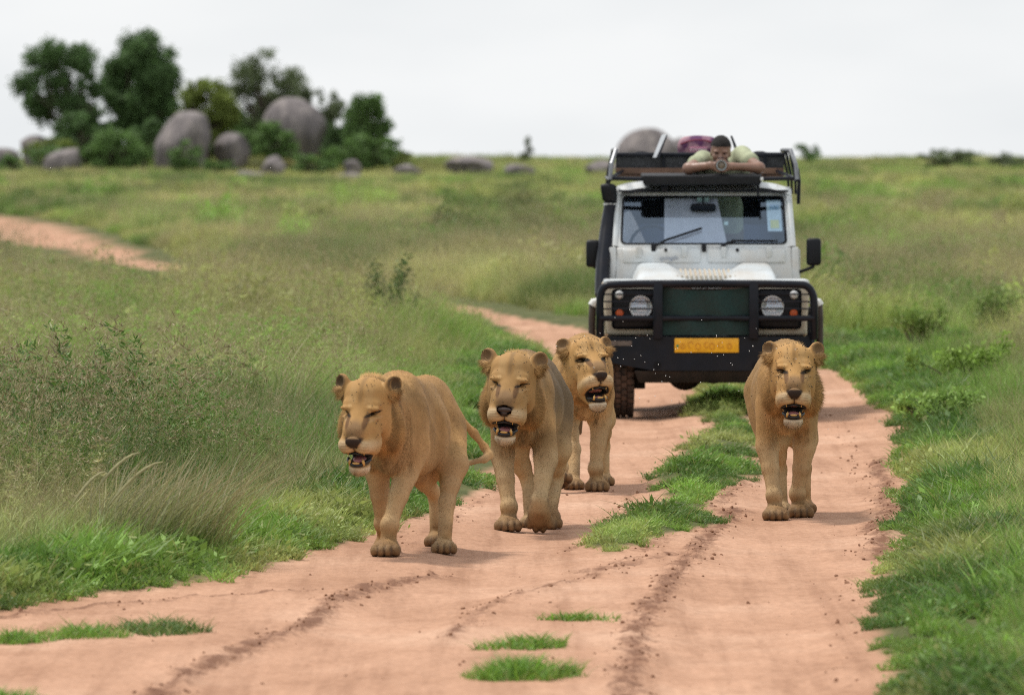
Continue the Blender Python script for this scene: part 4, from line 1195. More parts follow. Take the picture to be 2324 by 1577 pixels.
# --- bonnet: lower ribbed middle and raised sides
def bonnet(u, v):
    x = -.60 + 1.20 * u; yy = .16 + .92 * v
    ax_ = abs(x); z = 1.115 + .055 * v
    hump = sstep(.20, .34, ax_ + .10 * (1 - v)) * (1 - sstep(.54, .62, ax_)) * sstep(.0, .30, v)
    z += .060 * hump + .042 * sstep(.62, .5, ax_) * (1 - (1 - v) ** 3)
    z -= .045 * sstep(.06, .0, v) + .03 * sstep(.57, .60, ax_)
    return (x, yy, float(z))
m_ = MB(); m_.grid(bonnet, 60, 26); bo = m_.build('bonnet', PAINT, car, 60)
for i in range(13):
    x = -.24 + .04 * i
    m_ = MB(); m_.hexa([(x - .012, .30, 1.135), (x + .012, .30, 1.135), (x + .012, .98, 1.195), (x - .012, .98, 1.195), (x - .007, .30, 1.174), (x + .007, .30, 1.174), (x + .007, .98, 1.222), (x - .007, .98, 1.222)]); m_.build('tread_rib', CREAM, bo)
# --- bulkhead with vent flaps
m_ = MB(); m_.hexa([(-.745, 1.05, 1.10), (.745, 1.05, 1.10), (.745, 1.50, 1.10), (-.745, 1.50, 1.10), (-.735, 1.13, 1.400), (.735, 1.13, 1.400), (.735, 1.45, 1.41), (-.735, 1.45, 1.41)], .018)
bk = m_.build('bulkhead', PAINT, car)
for s in (-1, 1):
    fx = s * .355
    m_ = MB(); m_.hexa([(fx - .325, 1.078, 1.272), (fx + .325, 1.078, 1.272), (fx + .325, 1.11, 1.272), (fx - .325, 1.11, 1.272), (fx - .325, 1.106, 1.380), (fx + .325, 1.106, 1.380), (fx + .325, 1.130, 1.380), (fx - .325, 1.130, 1.380)], .008)
    vf = m_.build('vent_flap', PAINT, bk)
    for dx in (-.19, .19):
        m_ = MB(); m_.box(fx + dx - .022, fx + dx + .022, 1.080, 1.12, 1.315, 1.405, .006); m_.build('hinge', PAINT, vf)
    m_ = MB(); m_.lathe([(.0, -.02), (.014, -.015), (.014, .02)], (s * .30 - .02, 1.105, 1.378), 'y', 12); m_.build('washer_jet', PLASTIC, bk)
    m_ = MB(); m_.box(s * .36 - .035, s * .36 + .035, 1.04, 1.12, 1.20, 1.262, .008); m_.build('bonnet_hinge', PAINT, bk)
text_mesh('cpinglh', .050, simple_mat('faded_script', (.34, .38, .45), .6), bk, (-.30, 1.078, 1.310), 'sticker_script', sx=1.15, shear=.3, rot=(math.radians(77), 0, 0))
# --- windscreen
WB, WT, YB, YT = .722, .700, 1.16, 1.46          # half widths, depth bottom/top
ZB, ZT = 1.412, 1.842
def wpt(u, v, off=0.0):                           # u -1..1, v 0..1
    return ((WB + (WT - WB) * v) * u, YB + (YT - YB) * v + off, ZB + (ZT - ZB) * v)
m_ = MB()
outer = []; inner = []
def rrect(hw0, hw1, v0, v1, rad, off, n=6):
    pts = []
    for cxu, cv, a0 in ((1, v1, 0), (-1, v1, 90), (-1, v0, 180), (1, v0, 270)):
        for k in range(n + 1):
            a = math.radians(a0 + 90 * k / n); ru, rv = rad / .71, rad / .52
            u = cxu * (1 - ru) + ru * math.cos(a); vv = (cv - rv if cv == v1 else cv + rv) + rv * math.sin(a)
            p = wpt(u * hw0, vv); pts.append((p[0], p[1] + off, p[2]))
    return pts
def ring(m_, A, B):
    k = len(A); m_.add(A + B, [(i, (i + 1) % k, k + (i + 1) % k, k + i) for i in range(k)])
o1, i1 = rrect(1.03, 1, -.03, 1.05, .05, -.012), rrect(.965, 1, .035, .965, .045, -.012)
ring(m_, o1, i1); ring(m_, rrect(1.03, 1, -.03, 1.05, .05, .05), o1); ring(m_, i1, rrect(.965, 1, .035, .965, .045, .05))
wf = m_.build('windscreen_frame', PAINT, car, 30)
m_ = MB(); A, B = rrect(.972, 1, .028, .972, .046, -.018), rrect(.945, 1, .055, .945, .04, -.018); ring(m_, A, B); ring(m_, B, rrect(.945, 1, .055, .945, .04, .01)); m_.build('rubber_seal', PLASTIC, wf)
m_ = MB(); g_ = rrect(.955, 1, .045, .955, .042, .002); m_.add(g_, [list(range(len(g_)))]); ws = m_.build('windscreen', GLASS, car, 0)
# wipers
m_ = MB(); p = lambda u, v: wpt(u, v, -.03)
m_.tube([p(-.60, -.04), p(-.52, .04), p(-.40, .14)], .010, 6); m_.tube([p(-.46, .10), p(-.02, .34)], .011, 6); m_.build('wiper', PLASTIC, car)
m_ = MB(); m_.tube([p(.22, -.04), p(.26, .05), p(.40, .10)], .010, 6); m_.tube([p(.32, .095), p(.86, .09)], .010, 6); m_.build('wiper', PLASTIC, car)
for u in (-.585, .225, .0):
    m_ = MB(); q = wpt(u, -.035, -.03); m_.box(q[0] - .02, q[0] + .02, q[1] - .02, q[1] + .03, q[2] - .035, q[2] + .03, .008); m_.build('wiper_spindle', PLASTIC, car)
# mirror inside, papers on the glass
m_ = MB(); q = wpt(.0, .74, .012); m_.box(q[0] - .105, q[0] + .105, q[1], q[1] + .03, q[2] - .032, q[2] + .032, .02, 3); rv = m_.build('rear_view_mirror', PLASTIC, car)
m_ = MB(); m_.tube([(0, q[1] + .015, q[2] + .03), (0, q[1] + .05, q[2] + .09)], .008, 6); m_.build('stem', PLASTIC, rv)
q = wpt(.0, .93, .01); m_ = MB(); m_.box(-.05, .05, q[1] + .01, q[1] + .02, q[2] - .035, q[2] + .02, .006); m_.build('mirror_base', simple_mat('pale_green', (.45, .58, .50), .6), rv)
def paper(name, u0, u1, v0, v1, mat, off):
    m_ = MB(); m_.add([wpt(u0, v0, off), wpt(u1, v0, off), wpt(u1, v1, off), wpt(u0, v1, off)], [(0, 1, 2, 3)]); return m_.build(name, mat, ws, 0)
paper('permit_sticker', .755, .925, .28, .88, simple_mat('permit_paper', (.62, .72, .74), .6, var=.1, scale=30), .008)
paper('permit_print', .79, .89, .34, .50, simple_mat('permit_yellow', (.75, .72, .30), .6), .005)
paper('permit_print', .79, .90, .70, .80, simple_mat('permit_blue', (.35, .48, .58), .6, var=.3, scale=60), .005)
paper('round_sticker', .245, .29, .40, .47, simple_mat('round_sticker', (.55, .68, .62), .6), .006)
# --- cabin: roof, pillars, doors, rear body
m_ = MB()
def roof(u, v):
    x = -.74 + 1.48 * u; yy = 1.40 + 2.36 * v
    ex = abs(x) / .74; ev = abs(v - .5) * 2
    z = 1.952 - .070 * ex ** 6 - .050 * sstep(.10, 0, v) ** 2 - .03 * sstep(.92, 1, v)
    return (x, yy, float(z))
def open_grid(fn, nu, nv):
    V = [fn(i / nu, j / nv) for i in range(nu + 1) for j in range(nv + 1)]
    Fc = [(i * (nv + 1) + j, (i + 1) * (nv + 1) + j, (i + 1) * (nv + 1) + j + 1, i * (nv + 1) + j + 1) for i in range(nu) for j in range(nv)]
    def hole(f_):
        c = np.mean([V[i] for i in f_], axis=0); return abs(c[0]) < .44 and 1.72 < c[1] < 2.52
    m_.add(V, [f_ for f_ in Fc if not hole(f_)])
open_grid(roof, 34, 30); open_grid(lambda u, v: (roof(u, v)[0], roof(u, v)[1], roof(u, v)[2] - .035), 34, 30)
m_.box(-.45, .45, 1.69, 1.715, 1.90, 1.955); m_.box(-.45, .45, 2.53, 2.555, 1.90, 1.960)
m_.build('roof', PAINT, car, 60)
m_ = MB(); m_.tube([(-.715, 1.390, 1.868), (.715, 1.390, 1.868)], .010, 8); m_.build('rain_gutter', BLACK, car)
for s in (-1, 1):
    x = s * .765
    m_ = MB(); m_.hexa([(x - s * .03, 1.05, .60), (x + s * .04, 1.05, .60), (x + s * .04, 3.72, .60), (x - s * .03, 3.72, .60), (x - s * .03, 1.10, 1.40), (x + s * .03, 1.10, 1.40), (x + s * .03, 3.72, 1.40), (x - s * .03, 3.72, 1.40)], .012)
    sd_o = m_.build('side_panel', PAINT, car)
    m_ = MB(); m_.tube([(s * .745, 1.16, 1.40), (s * .715, 1.46, 1.88)], .028, 8); m_.build('pillar', PAINT, car)
    for yy in (2.25, 3.0, 3.70):
        m_ = MB(); m_.box(s * .735 - .025, s * .735 + .025, yy - .04, yy + .04, 1.39, 1.90, .01); m_.build('pillar', PAINT, car)
    m_ = MB(); m_.box(s * .80 - .012, s * .80 + .012, 1.25, 2.20, .72, 1.38, .01); dr = m_.build('door', PAINT, car)
    m_ = MB(); m_.box(s * .818 - .01, s * .818 + .01, 2.02, 2.14, 1.20, 1.24, .006); m_.build('handle', PLASTIC, dr)
    m_ = MB(); m_.add([(s * .745, 1.30, 1.40), (s * .745, 2.21, 1.40), (s * .728, 2.21, 1.86), (s * .728, 1.46, 1.86)], [(0, 1, 2, 3)]); m_.build('window', GLASS, dr, 0)
    m_ = MB(); m_.box(s * .90 - .06, s * .90 + .06, 1.2, 2.7, .47, .53, .02); m_.build('side_step', BLACK, car)
m_ = MB(); m_.box(-.74, .74, 3.70, 3.75, .60, 1.25, .01); m_.build('tailgate', PAINT, car)
m_ = MB(); m_.box(-.70, .70, 1.15, 3.65, .60, .64); m_.build('floor_pan', INT, car)
m_ = MB(); m_.box(-.72, .72, 3.66, 3.695, 1.25, 1.90); m_.build('end_wall', INT, car)
for s in (-1, 1):
    m_ = MB(); m_.box(s * .715 - .01, s * .715 + .01, 2.28, 3.66, 1.39, 1.90); m_.build('lining_panel', INT, car)
    m_ = MB(); m_.box(s * .742 - .004, s * .742 + .004, 2.30, 2.96, 1.40, 1.89); m_.build('canopy_side', PAINT, car)
    m_ = MB(); m_.box(s * .742 - .004, s * .742 + .004, 3.05, 3.66, 1.40, 1.89); m_.build('canopy_side', PAINT, car)
# interior
m_ = MB(); m_.box(-.70, .70, 1.30, 1.62, 1.20, 1.405, .03); m_.build('dashboard', INT, car)
for sx_ in (-.42, .42):
    m_ = MB(); m_.box(sx_ - .24, sx_ + .24, 1.95, 2.45, .85, 1.02, .05, 3); se = m_.build('seat', BLUEC, car)
    m_ = MB(); m_.hexa([(sx_ - .24, 2.35, .98), (sx_ + .24, 2.35, .98), (sx_ + .24, 2.50, .98), (sx_ - .24, 2.50, .98), (sx_ - .20, 2.45, 1.58), (sx_ + .20, 2.45, 1.58), (sx_ + .20, 2.57, 1.58), (sx_ - .20, 2.57, 1.58)], .05, 3); m_.build('backrest', BLUEC, se)
m_ = MB(); m_.tube([(-.42 + .19 * math.cos(a), 1.72 + .07 * math.sin(a), 1.40 + .17 * math.sin(a)) for a in np.linspace(0, 2 * math.pi, 25)[:-1]], .014, 7, closed=True)
m_.tube([(-.42, 1.72, 1.40), (-.42, 1.58, 1.34)], .02, 6); m_.tube([(-.60, 1.72, 1.40), (-.24, 1.72, 1.40)], .014, 6); m_.build('steering_wheel', PLASTIC, car)
m_ = MB(); m_.grid(lambda u, v: wpt(-.46 + (.73 - .10 * v) * u, .05 + .87 * v, .085 + .012 * math.sin(11 * u)), 20, 8); m_.build('pale_sheet', PALEC, car)  # pale rippled sheet set close behind the windscreen glass
m_ = MB(); m_.hexa([(-.68, 2.1, 1.38), (-.45, 2.15, 1.38), (-.45, 2.2, 1.38), (-.68, 2.15, 1.38), (-.66, 2.2, 1.68), (-.60, 2.25, 1.70), (-.60, 2.3, 1.70), (-.66, 2.25, 1.68)], .02); m_.build('headrest_cover', PALEC, car)
# --- snorkel on the driver side
m_ = MB(); m_.tube([(-.855, .90, 1.00), (-.853, .98, 1.12), (-.845, 1.08, 1.27), (-.815, 1.26, 1.52), (-.785, 1.37, 1.72), (-.782, 1.38, 1.80)], [.062, .062, .062, .060, .055, .052], 12)
sn = m_.build('snorkel', BLACK, car)
m_ = MB(); m_.hexa([(-.845, 1.30, 1.775), (-.725, 1.30, 1.775), (-.725, 1.46, 1.775), (-.845, 1.46, 1.775), (-.870, 1.28, 1.93), (-.735, 1.28, 1.93), (-.735, 1.46, 1.93), (-.870, 1.46, 1.93)], .03, 3); m_.build('snorkel_head', PLASTIC, sn)
m_ = MB(); m_.tube([(-.784, 1.38, 1.752), (-.784, 1.38, 1.766)], .058, 12); m_.build('clamp', CHROME, sn)
# --- door mirrors
for s in (-1, 1):
    z0 = 1.36 if s > 0 else 1.345
    m_ = MB(); m_.box(s * .925 - .062, s * .925 + .062, 1.22, 1.29, z0 - .115, z0 + .115, .028, 3); mo = m_.build('door_mirror', PLASTIC, car)
    m_ = MB(); m_.box(s * .925 - .05, s * .925 + .05, 1.288, 1.294, z0 - .10, z0 + .10); m_.build('mirror_glass', CHROME, mo)
    m_ = MB(); m_.tube([(s * .80, 1.24, 1.19), (s * .86, 1.24, 1.21), (s * .92, 1.25, 1.235), (s * .925, 1.25, 1.26)], .014, 7); m_.build('mirror_arm', PLASTIC, mo)
# --- roof rack
m_ = MB(); zr, zt = 1.975, 2.175
y0, y1 = 1.30, 3.70; xb, xt = .735, .730
m_.tube([(-xt, 2.70, zt), (xt, 2.70, zt)], .018, 8); m_.tube([(-.70, y1, zt), (.70, y1, zt)], .018, 8)
for s in (-1, 1):
    m_.tube([(s * .785, y0 - .02, zr - .01), (s * .785, y1, zr)], .018, 8)
    m_.tube([(s * .735, 1.45, zt + .035), (s * .735, y1, zt + .035)], .018, 8)
rack = m_.build('roof_rack', BLACK, car)
for s in (-1, 1):
    m_ = MB(); m_.tube([(s * .785, 1.28, zr - .01), (s * .775, 1.30, zr + .12), (s * .735, 1.45, zt + .04)], .018, 8); m_.build('rack_stay', simple_mat('worn_grey_steel', (.22, .23, .25), .35, .4, var=.3, scale=20), rack)
    m_ = MB(); m_.tube([(s * .785, 1.30, zr), (s * .47, 1.28, zr - .005)], .017, 8); m_.build('rail', BLACK, rack)
    m_ = MB(); m_.tube([(s * .780, 1.9, zr), (s * .66, 2.66, zr + .06)], .014, 6); m_.build('brace', BLACK, rack)
    for yy in (1.75, 2.7, 3.6):
        m_ = MB(); m_.tube([(s * .785, yy, zr), (s * .738, yy, zt + .03)], .014, 6); m_.tube([(s * .785, yy, zr), (s * .79, yy, 1.84)], .012, 6); m_.build('rack_post', BLACK, rack)
m_ = MB(); m_.tube([(.79, 1.36, 2.06), (.805, 1.36, 1.95), (.80, 1.38, 1.76)], .016, 7); m_.build('rack_foot', BLACK, rack)
for i in range(4):
    m_ = MB(); yy = 2.78 + .28 * i; m_.box(-.72, .72, yy - .08, yy + .08, zr + .005, zr + .03, .004); m_.build('plank', WOOD, rack)
m_ = MB(); m_.box(-.72, .72, 2.66, 2.675, zr + .035, zr + .085, .003); m_.build('board', WOOD, rack)
m_ = MB(); m_.box(-.72, .72, 2.71, 2.72, zr + .03, zt - .015); m_.build('mesh_panel', simple_mat('rack_mesh', (.035, .037, .042), .8, var=.5, scale=40), rack)
for x in (-.31, -.08, .56):
    m_ = MB(); m_.tube([(x, 2.69, zr + .02), (x, 2.69, zt)], .012, 6); m_.build('upright', BLACK, rack)
# hatch board in front of the rack, the person leans on it
m_ = MB(); m_.hexa([(-.50, 1.22, 1.915), (.48, 1.22, 1.925), (.48, 1.75, 1.935), (-.50, 1.75, 1.935), (-.525, 1.20, 2.000), (.495, 1.20, 2.000), (.495, 1.75, 2.02), (-.525, 1.75, 2.02)], .016, 2)
hb = m_.build('hatch_board', simple_mat('black_hatch', (.016, .017, .021), .6, var=.25, scale=14, spec=.25), car)
m_ = MB(); m_.box(-.36, -.30, 1.36, 1.42, 1.86, 1.93, .008); m_.build('hatch_foot', BLACK, hb)
m_ = MB(); m_.box(.45, .47, 1.34, 1.36, 1.83, 1.99); m_.build('hatch_foot', BLACK, hb)
m_ = MB(); m_.box(.475, .50, 1.19, 1.22, 1.955, 1.985, .006); m_.build('latch', CHROME, hb)
# raised hatch stays
m_ = MB(); m_.hexa([(-.405, 2.60, 2.15), (-.375, 2.60, 2.15), (-.375, 2.64, 2.15), (-.405, 2.64, 2.15), (-.325, 2.75, 2.345), (-.285, 2.75, 2.345), (-.285, 2.80, 2.345), (-.325, 2.80, 2.345)]); m_.build('hatch_stay', simple_mat('pale_steel', (.50, .52, .55), .4, .3), rack)
m_ = MB(); m_.hexa([(-.372, 2.605, 2.15), (-.350, 2.605, 2.15), (-.350, 2.64, 2.15), (-.372, 2.64, 2.15), (-.283, 2.76, 2.345), (-.273, 2.76, 2.345), (-.273, 2.80, 2.345), (-.283, 2.80, 2.345)]); m_.build('hatch_stay', BLACK, rack)
m_ = MB(); m_.hexa([(.325, 2.62, 2.13), (.36, 2.62, 2.13), (.36, 2.66, 2.13), (.325, 2.66, 2.13), (.262, 2.76, 2.335), (.280, 2.76, 2.335), (.280, 2.80, 2.335), (.262, 2.80, 2.335)]); m_.build('hatch_stay', BLACK, rack)
# ------------------------------------------------------------------ person in the roof hatch, camera, bag
SKIN = simple_mat('dark_skin', (.26, .145, .105), .40, var=.15, scale=20)
HAIR = simple_mat('black_hair', (.012, .010, .010), .9, var=.3, scale=60, bump=.6)
SHIRT = simple_mat('olive_shirt', (.38, .41, .27), .85, var=.22, scale=14, bump=.4)
TROUS = simple_mat('khaki_trousers', (.16, .12, .08), .9, var=.2, scale=14)
LENSM = simple_mat('silver_lens', (.42, .47, .50), .3, .5, var=.15, scale=40)
LGLASS = simple_mat('lens_front', (.20, .16, .12), .15, var=.2, scale=40)
px0 = .15
pers = empty('person', (VX + px0, VY + 2.08, .62)); tag(pers, 'person in olive t-shirt leaning on the vehicle roof, aiming a camera', 'person')
def pl_(v): return (v[0] - px0, v[1] - 2.08, v[2] - .62 - .02)      # vehicle coordinates -> person's own
J = {k: np.array(pl_(v)) for k, v in dict(
    head=(.150, 1.535, 2.200), neck=(.165, 1.68, 2.085), chest=(.175, 1.86, 2.00), waist=(.175, 2.05, 1.72), hip=(.175, 2.08, 1.56),
    sl=(.005, 1.72, 2.125), el=(-.125, 1.36, 2.058), wl=(.060, 1.265, 2.085),
    sr=(.335, 1.76, 2.165), er=(.470, 1.40, 2.062), wr=(.245, 1.280, 2.075),
    kl=(.09, 2.00, 1.12), kr=(.26, 2.00, 1.12), al=(.09, 2.10, .72), ar=(.26, 2.10, .72)).items()}
def person_field(grow, parts):
    f = Field((-.42, -.98, -.02), (.46, .40, 1.75), .008)
    if 'head' in parts:
        h = J['head']; Rh = rot3(-3, 14, 3)
        T = lambda v: h + Rh @ np.array(v)
        f.ell(T((0, .015, .035)), (.083, .103, .097), .03, Rh); f.ell(T((0, -.020, -.045)), (.063, .075, .080), .04, Rh)
        f.ell(T((0, -.060, -.098)), (.032, .028, .022), .03, Rh)
        for s in (-1, 1):
            f.ell(T((s * .078, .02, -.02)), (.010, .020, .032), .012, Rh)
            f.ell(T((s * .032, -.078, .004)), (.017, .014, .009), .01, Rh, True)
            f.ell(T((s * .032, -.080, .020)), (.028, .014, .009), .012, Rh)
            f.ell(T((s * .040, -.062, -.030)), (.022, .02, .018), .02, Rh)
        f.cap(T((0, -.085, .0)), T((0, -.108, -.036)), .010, .016, .012); f.ell(T((0, -.085, -.070)), (.026, .016, .012), .012, Rh)
        f.cap(J['neck'], T((0, .03, -.03)), .058, .055, .03)
    if 'torso' in parts:
        f.cap(J['chest'] + (-.12, -.05, .02), J['chest'] + (.13, -.05, .04), .088 + grow, .088 + grow, .06)
        f.ell(J['chest'], (.175 + grow, .14 + grow, .12 + grow), .06); f.cap(J['chest'], J['waist'], .135 + grow, .130 + grow, .06)
        f.cap(J['waist'] + (-.04, 0, 0), J['hip'] + (-.04, 0, 0), .125 + grow, .13 + grow, .05); f.cap(J['waist'] + (.04, 0, 0), J['hip'] + (.04, 0, 0), .125 + grow, .13 + grow, .05)
        f.cap(J['neck'] + (0, .03, -.02), J['chest'], .062 + grow, .11 + grow, .05)
    if 'sleeve' in parts:
        for a, b_ in (('sl', 'el'), ('sr', 'er')):
            e = J[a] * .52 + J[b_] * .48
            f.cap(J['chest'] * .4 + J[a] * .6, J[a], .080 + grow, .066 + grow, .05); f.cap(J[a], e, .064 + grow, .058 + grow * 1.6, .04)
    if 'arms' in parts:
        for a, b_, c in (('sl', 'el', 'wl'), ('sr', 'er', 'wr')):
            f.cap(J['chest'] * .4 + J[a] * .6, J[a], .07, .062, .05); f.cap(J[a], J[b_], .060, .046, .03); f.cap(J[b_], J[c], .045, .030, .03)
        lens = np.array(pl_((.148, 1.20, 2.085)))
        for s, c in ((-1, 'wl'), (1, 'wr')):
            w_ = J[c]; pm = lens + np.array((s * .052, .075, -.012)); f.cap(w_, pm, .030, .032, .02); f.ell(pm, (.024, .040, .036), .02)
            for i in range(4):            # fingers curl over the lens barrel
                b0 = pm + np.array((s * .006, -.030 + .020 * i, .022)); rad = .050
                aa = [np.array((s * rad * math.cos(t_), 0, rad * math.sin(t_))) for t_ in (.35, .95, 1.45)]
                cc_ = lens + np.array((0, .045 + .020 * i, 0))
                f.cap(b0, cc_ + aa[0], .0100, .0098, .006); f.cap(cc_ + aa[0], cc_ + aa[1], .0096, .0090, .004); f.cap(cc_ + aa[1], cc_ + aa[2] * (.96 if i else 1), .0088, .0075, .004)
            f.cap(pm + np.array((0, -.01, -.02)), lens + np.array((s * .036, .04, -.044)), .0115, .0105, .006); f.cap(lens + np.array((s * .036, .04, -.044)), lens + np.array((s * .010, .03, -.054)), .0105, .0085, .004)
    if 'legs' in parts:
        for k_, a_ in (('kl', 'al'), ('kr', 'ar')):
            hp = J['hip'] + (-.08 if k_ == 'kl' else .08, 0, -.05)
            f.cap(hp, J[k_], .095 + grow, .062 + grow, .04); f.cap(J[k_], J[a_], .060 + grow, .045 + grow, .03)
            if grow == 0: f.ell(J[a_] + (0, -.06, -.065), (.045, .12, .035), .03)
    V, Q = f.mesh(); return f, V, Q
f, V, Q = person_field(0, ('head', 'torso', 'arms', 'legs'))
link('body', np_mesh('body', V, Q), SKIN, pers)
f2, V2, Q2 = person_field(.012, ('torso', 'sleeve')); keep = V2[Q2[:, 0]][:, 2] > .86; link('shirt', np_mesh('shirt', V2, Q2[keep]), SHIRT, pers)
f3, V3, Q3 = person_field(.012, ('legs',)); link('trousers', np_mesh('trousers', V3, Q3), TROUS, pers)
# close-cropped hair: the upper skull, a little proud
h = J['head']; Rh = rot3(-3, 14, 3); Nv = f.normals(V); q = (V - h) @ Rh
line = .052 + .10 * np.clip(q[:, 1] + .03, -.05, .0) * -1 - .55 * np.clip(q[:, 1] + .02, 0, .2)
cap_ = (q[:, 2] > line) & (np.abs(q[:, 0]) < .12) & (q[:, 1] < .13) & (q[:, 2] < .2) & (q[:, 2] > -.05)
qk = cap_[Q].all(1); link('hair', np_mesh('hair', V + Nv * .005, Q[qk]), HAIR, pers)
for s in (-1, 1):
    c = h + Rh @ np.array((s * .032, -.078, .005)); v, fq = lathe_pts(c, (.013, .010, .008), Rh); link('eye', np_mesh('eye', v, fq), simple_mat('eye_dark', (.02, .015, .012), .3), pers)
# camera
cx_, cy_, cz_ = .148, 1.20, 2.085
cm0 = empty('camera_with_lens', (VX + cx_, VY + cy_, cz_ - .02)); tag(cm0, 'black camera with silver telephoto lens held to the face', 'camera')
m_ = MB(); m_.lathe([(.030, .16), (.034, .10), (.036, .07), (.041, .065), (.041, .01), (.043, .005), (.043, -.025), (.037, -.025), (.034, -.005)], (0, 0, 0), 'y', 24); lz = m_.build('lens_barrel', LENSM, cm0)
m_ = MB(); m_.lathe([(.0, -.012), (.02, -.010), (.034, -.004)], (0, 0, 0), 'y', 20); m_.build('front_glass', LGLASS, lz)
m_ = MB(); m_.lathe([(.0415, .05), (.0435, .048), (.0435, .028), (.0415, .026)], (0, 0, 0), 'y', 24); m_.build('focus_ring', PLASTIC, lz)
m_ = MB(); m_.box(-.070, .070, .155, .205, -.048, .040, .012); m_.box(-.026, .026, .150, .200, .036, .066, .012); m_.build('camera_body', PLASTIC, cm0)
# purple backpack on the rack
bag = empty('backpack', (VX - .01, VY + 2.98, 1.985)); tag(bag, 'purple patterned backpack with a name tag, lying on the roof rack', 'backpack')
m, t, b = new_mat('purple_fabric'); n = t.nodes; L = t.links.new
tcd = n.new('ShaderNodeTexCoord'); nz1 = n.new('ShaderNodeTexNoise'); nz1.inputs['Scale'].default_value = 9; nz1.inputs['Detail'].default_value = 3; L(tcd.outputs['Object'], nz1.inputs[0])
rp = n.new('ShaderNodeValToRGB'); e = rp.color_ramp.elements; e[0].position = .44; e[0].color = (.085, .018, .085, 1); e[1].position = .62; e[1].color = (.38, .22, .26, 1); L(nz1.outputs[0], rp.inputs[0]); L(rp.outputs[0], b.inputs['Base Color']); b.inputs['Roughness'].default_value = .8
PURPLE = m
fb = Field((-.26, -.22, -.02), (.26, .22, .42), .012); fb.ell((0, 0, .15), (.175, .13, .17), .05); fb.ell((0, .0, .05), (.19, .14, .09), .08); fb.cap((-.10, -.03, .25), (.10, -.03, .25), .075, .075, .05)
V, Q = fb.mesh(); link('bag_body', np_mesh('bag', V, Q), PURPLE, bag)
m_ = MB(); m_.tube([(-.15, -.09, .26), (-.06, -.125, .295), (.06, -.125, .295), (.15, -.09, .26)], .008, 6, smooth=1); m_.build('zip', simple_mat('maroon_piping', (.22, .03, .07), .6), bag)
m_ = MB(); m_.box(-.075, .075, -.158, -.135, .185, .235, .004); tg_ = m_.build('name_tag', simple_mat('red_tag', (.45, .16, .26), .6), bag)
text_mesh('SOLMIRO', .034, WHITE, tg_, (0, -.160, .210), 'tag_lettering', sx=1.0)
# rolled dark bedding and crates lying in the rack
for nm, lab, cat, x, y, prof in (('holdall', 'dark canvas holdall lying at the driver side of the roof rack', 'bag', -.50, 3.0, (.20, .15, .10)), ('holdall', 'dark canvas holdall lying on the roof rack beside the person', 'bag', .52, 3.0, (.18, .15, .10))):
    fo = Field((-.26, -.24, -.02), (.26, .24, .26), .014); fo.ell((0, 0, .085), prof, .03); fo.cap((-.12, 0, .08), (.12, 0, .08), .085, .085, .05)
    V, Q = fo.mesh(); o = empty(nm, (VX + x, VY + y, 1.985)); tag(o, lab, cat); link('bag_body', np_mesh('bag', V, Q), simple_mat('dark_canvas', (.03, .032, .04), .9, var=.3, scale=12), o)
    m_ = MB(); m_.tube([(-.09, -.02, .15), (-.05, -.02, .19), (.05, -.02, .19), (.09, -.02, .15)], .010, 6, smooth=1); m_.build('strap', simple_mat('dark_webbing', (.015, .015, .02), .8), o)
# ------------------------------------------------------------------ boulders, trees, shrubs, tufts
def P2(X, Y, d): return np.array(P(X * K, Y * K, d))
GPX = lambda d: F_PX / d / K                     # pixels of the 2324-wide copy per metre at depth d

def rock_mat(name, a, b_, c):
    m, t, b = new_mat(name); n = t.nodes; L = t.links.new
    tcd = n.new('ShaderNodeTexCoord'); q = n.new('ShaderNodeTexNoise'); q.inputs['Scale'].default_value = 1.6; q.inputs['Detail'].default_value = 7; q.inputs['Roughness'].default_value = .65
    mp = n.new('ShaderNodeMapping'); mp.inputs['Scale'].default_value = (1.4, 1.4, .55); L(tcd.outputs['Object'], mp.inputs[0]); L(mp.outputs[0], q.inputs[0])
    r = n.new('ShaderNodeValToRGB'); e = r.color_ramp.elements; e.new(.5)
    for el, p, col in zip(e, (.32, .52, .70), (a, b_, c)): el.position = p; el.color = (*col, 1)
    L(q.outputs[0], r.inputs[0]); L(r.outputs[0], b.inputs['Base Color']); b.inputs['Roughness'].default_value = .9
    bp = n.new('ShaderNodeBump'); bp.inputs['Strength'].default_value = .8; bp.inputs['Distance'].default_value = .12; L(q.outputs[0], bp.inputs['Height']); L(bp.outputs[0], b.inputs['Normal'])
    return m
ROCK = rock_mat('granite', (.095, .085, .090), (.20, .175, .175), (.33, .29, .27))

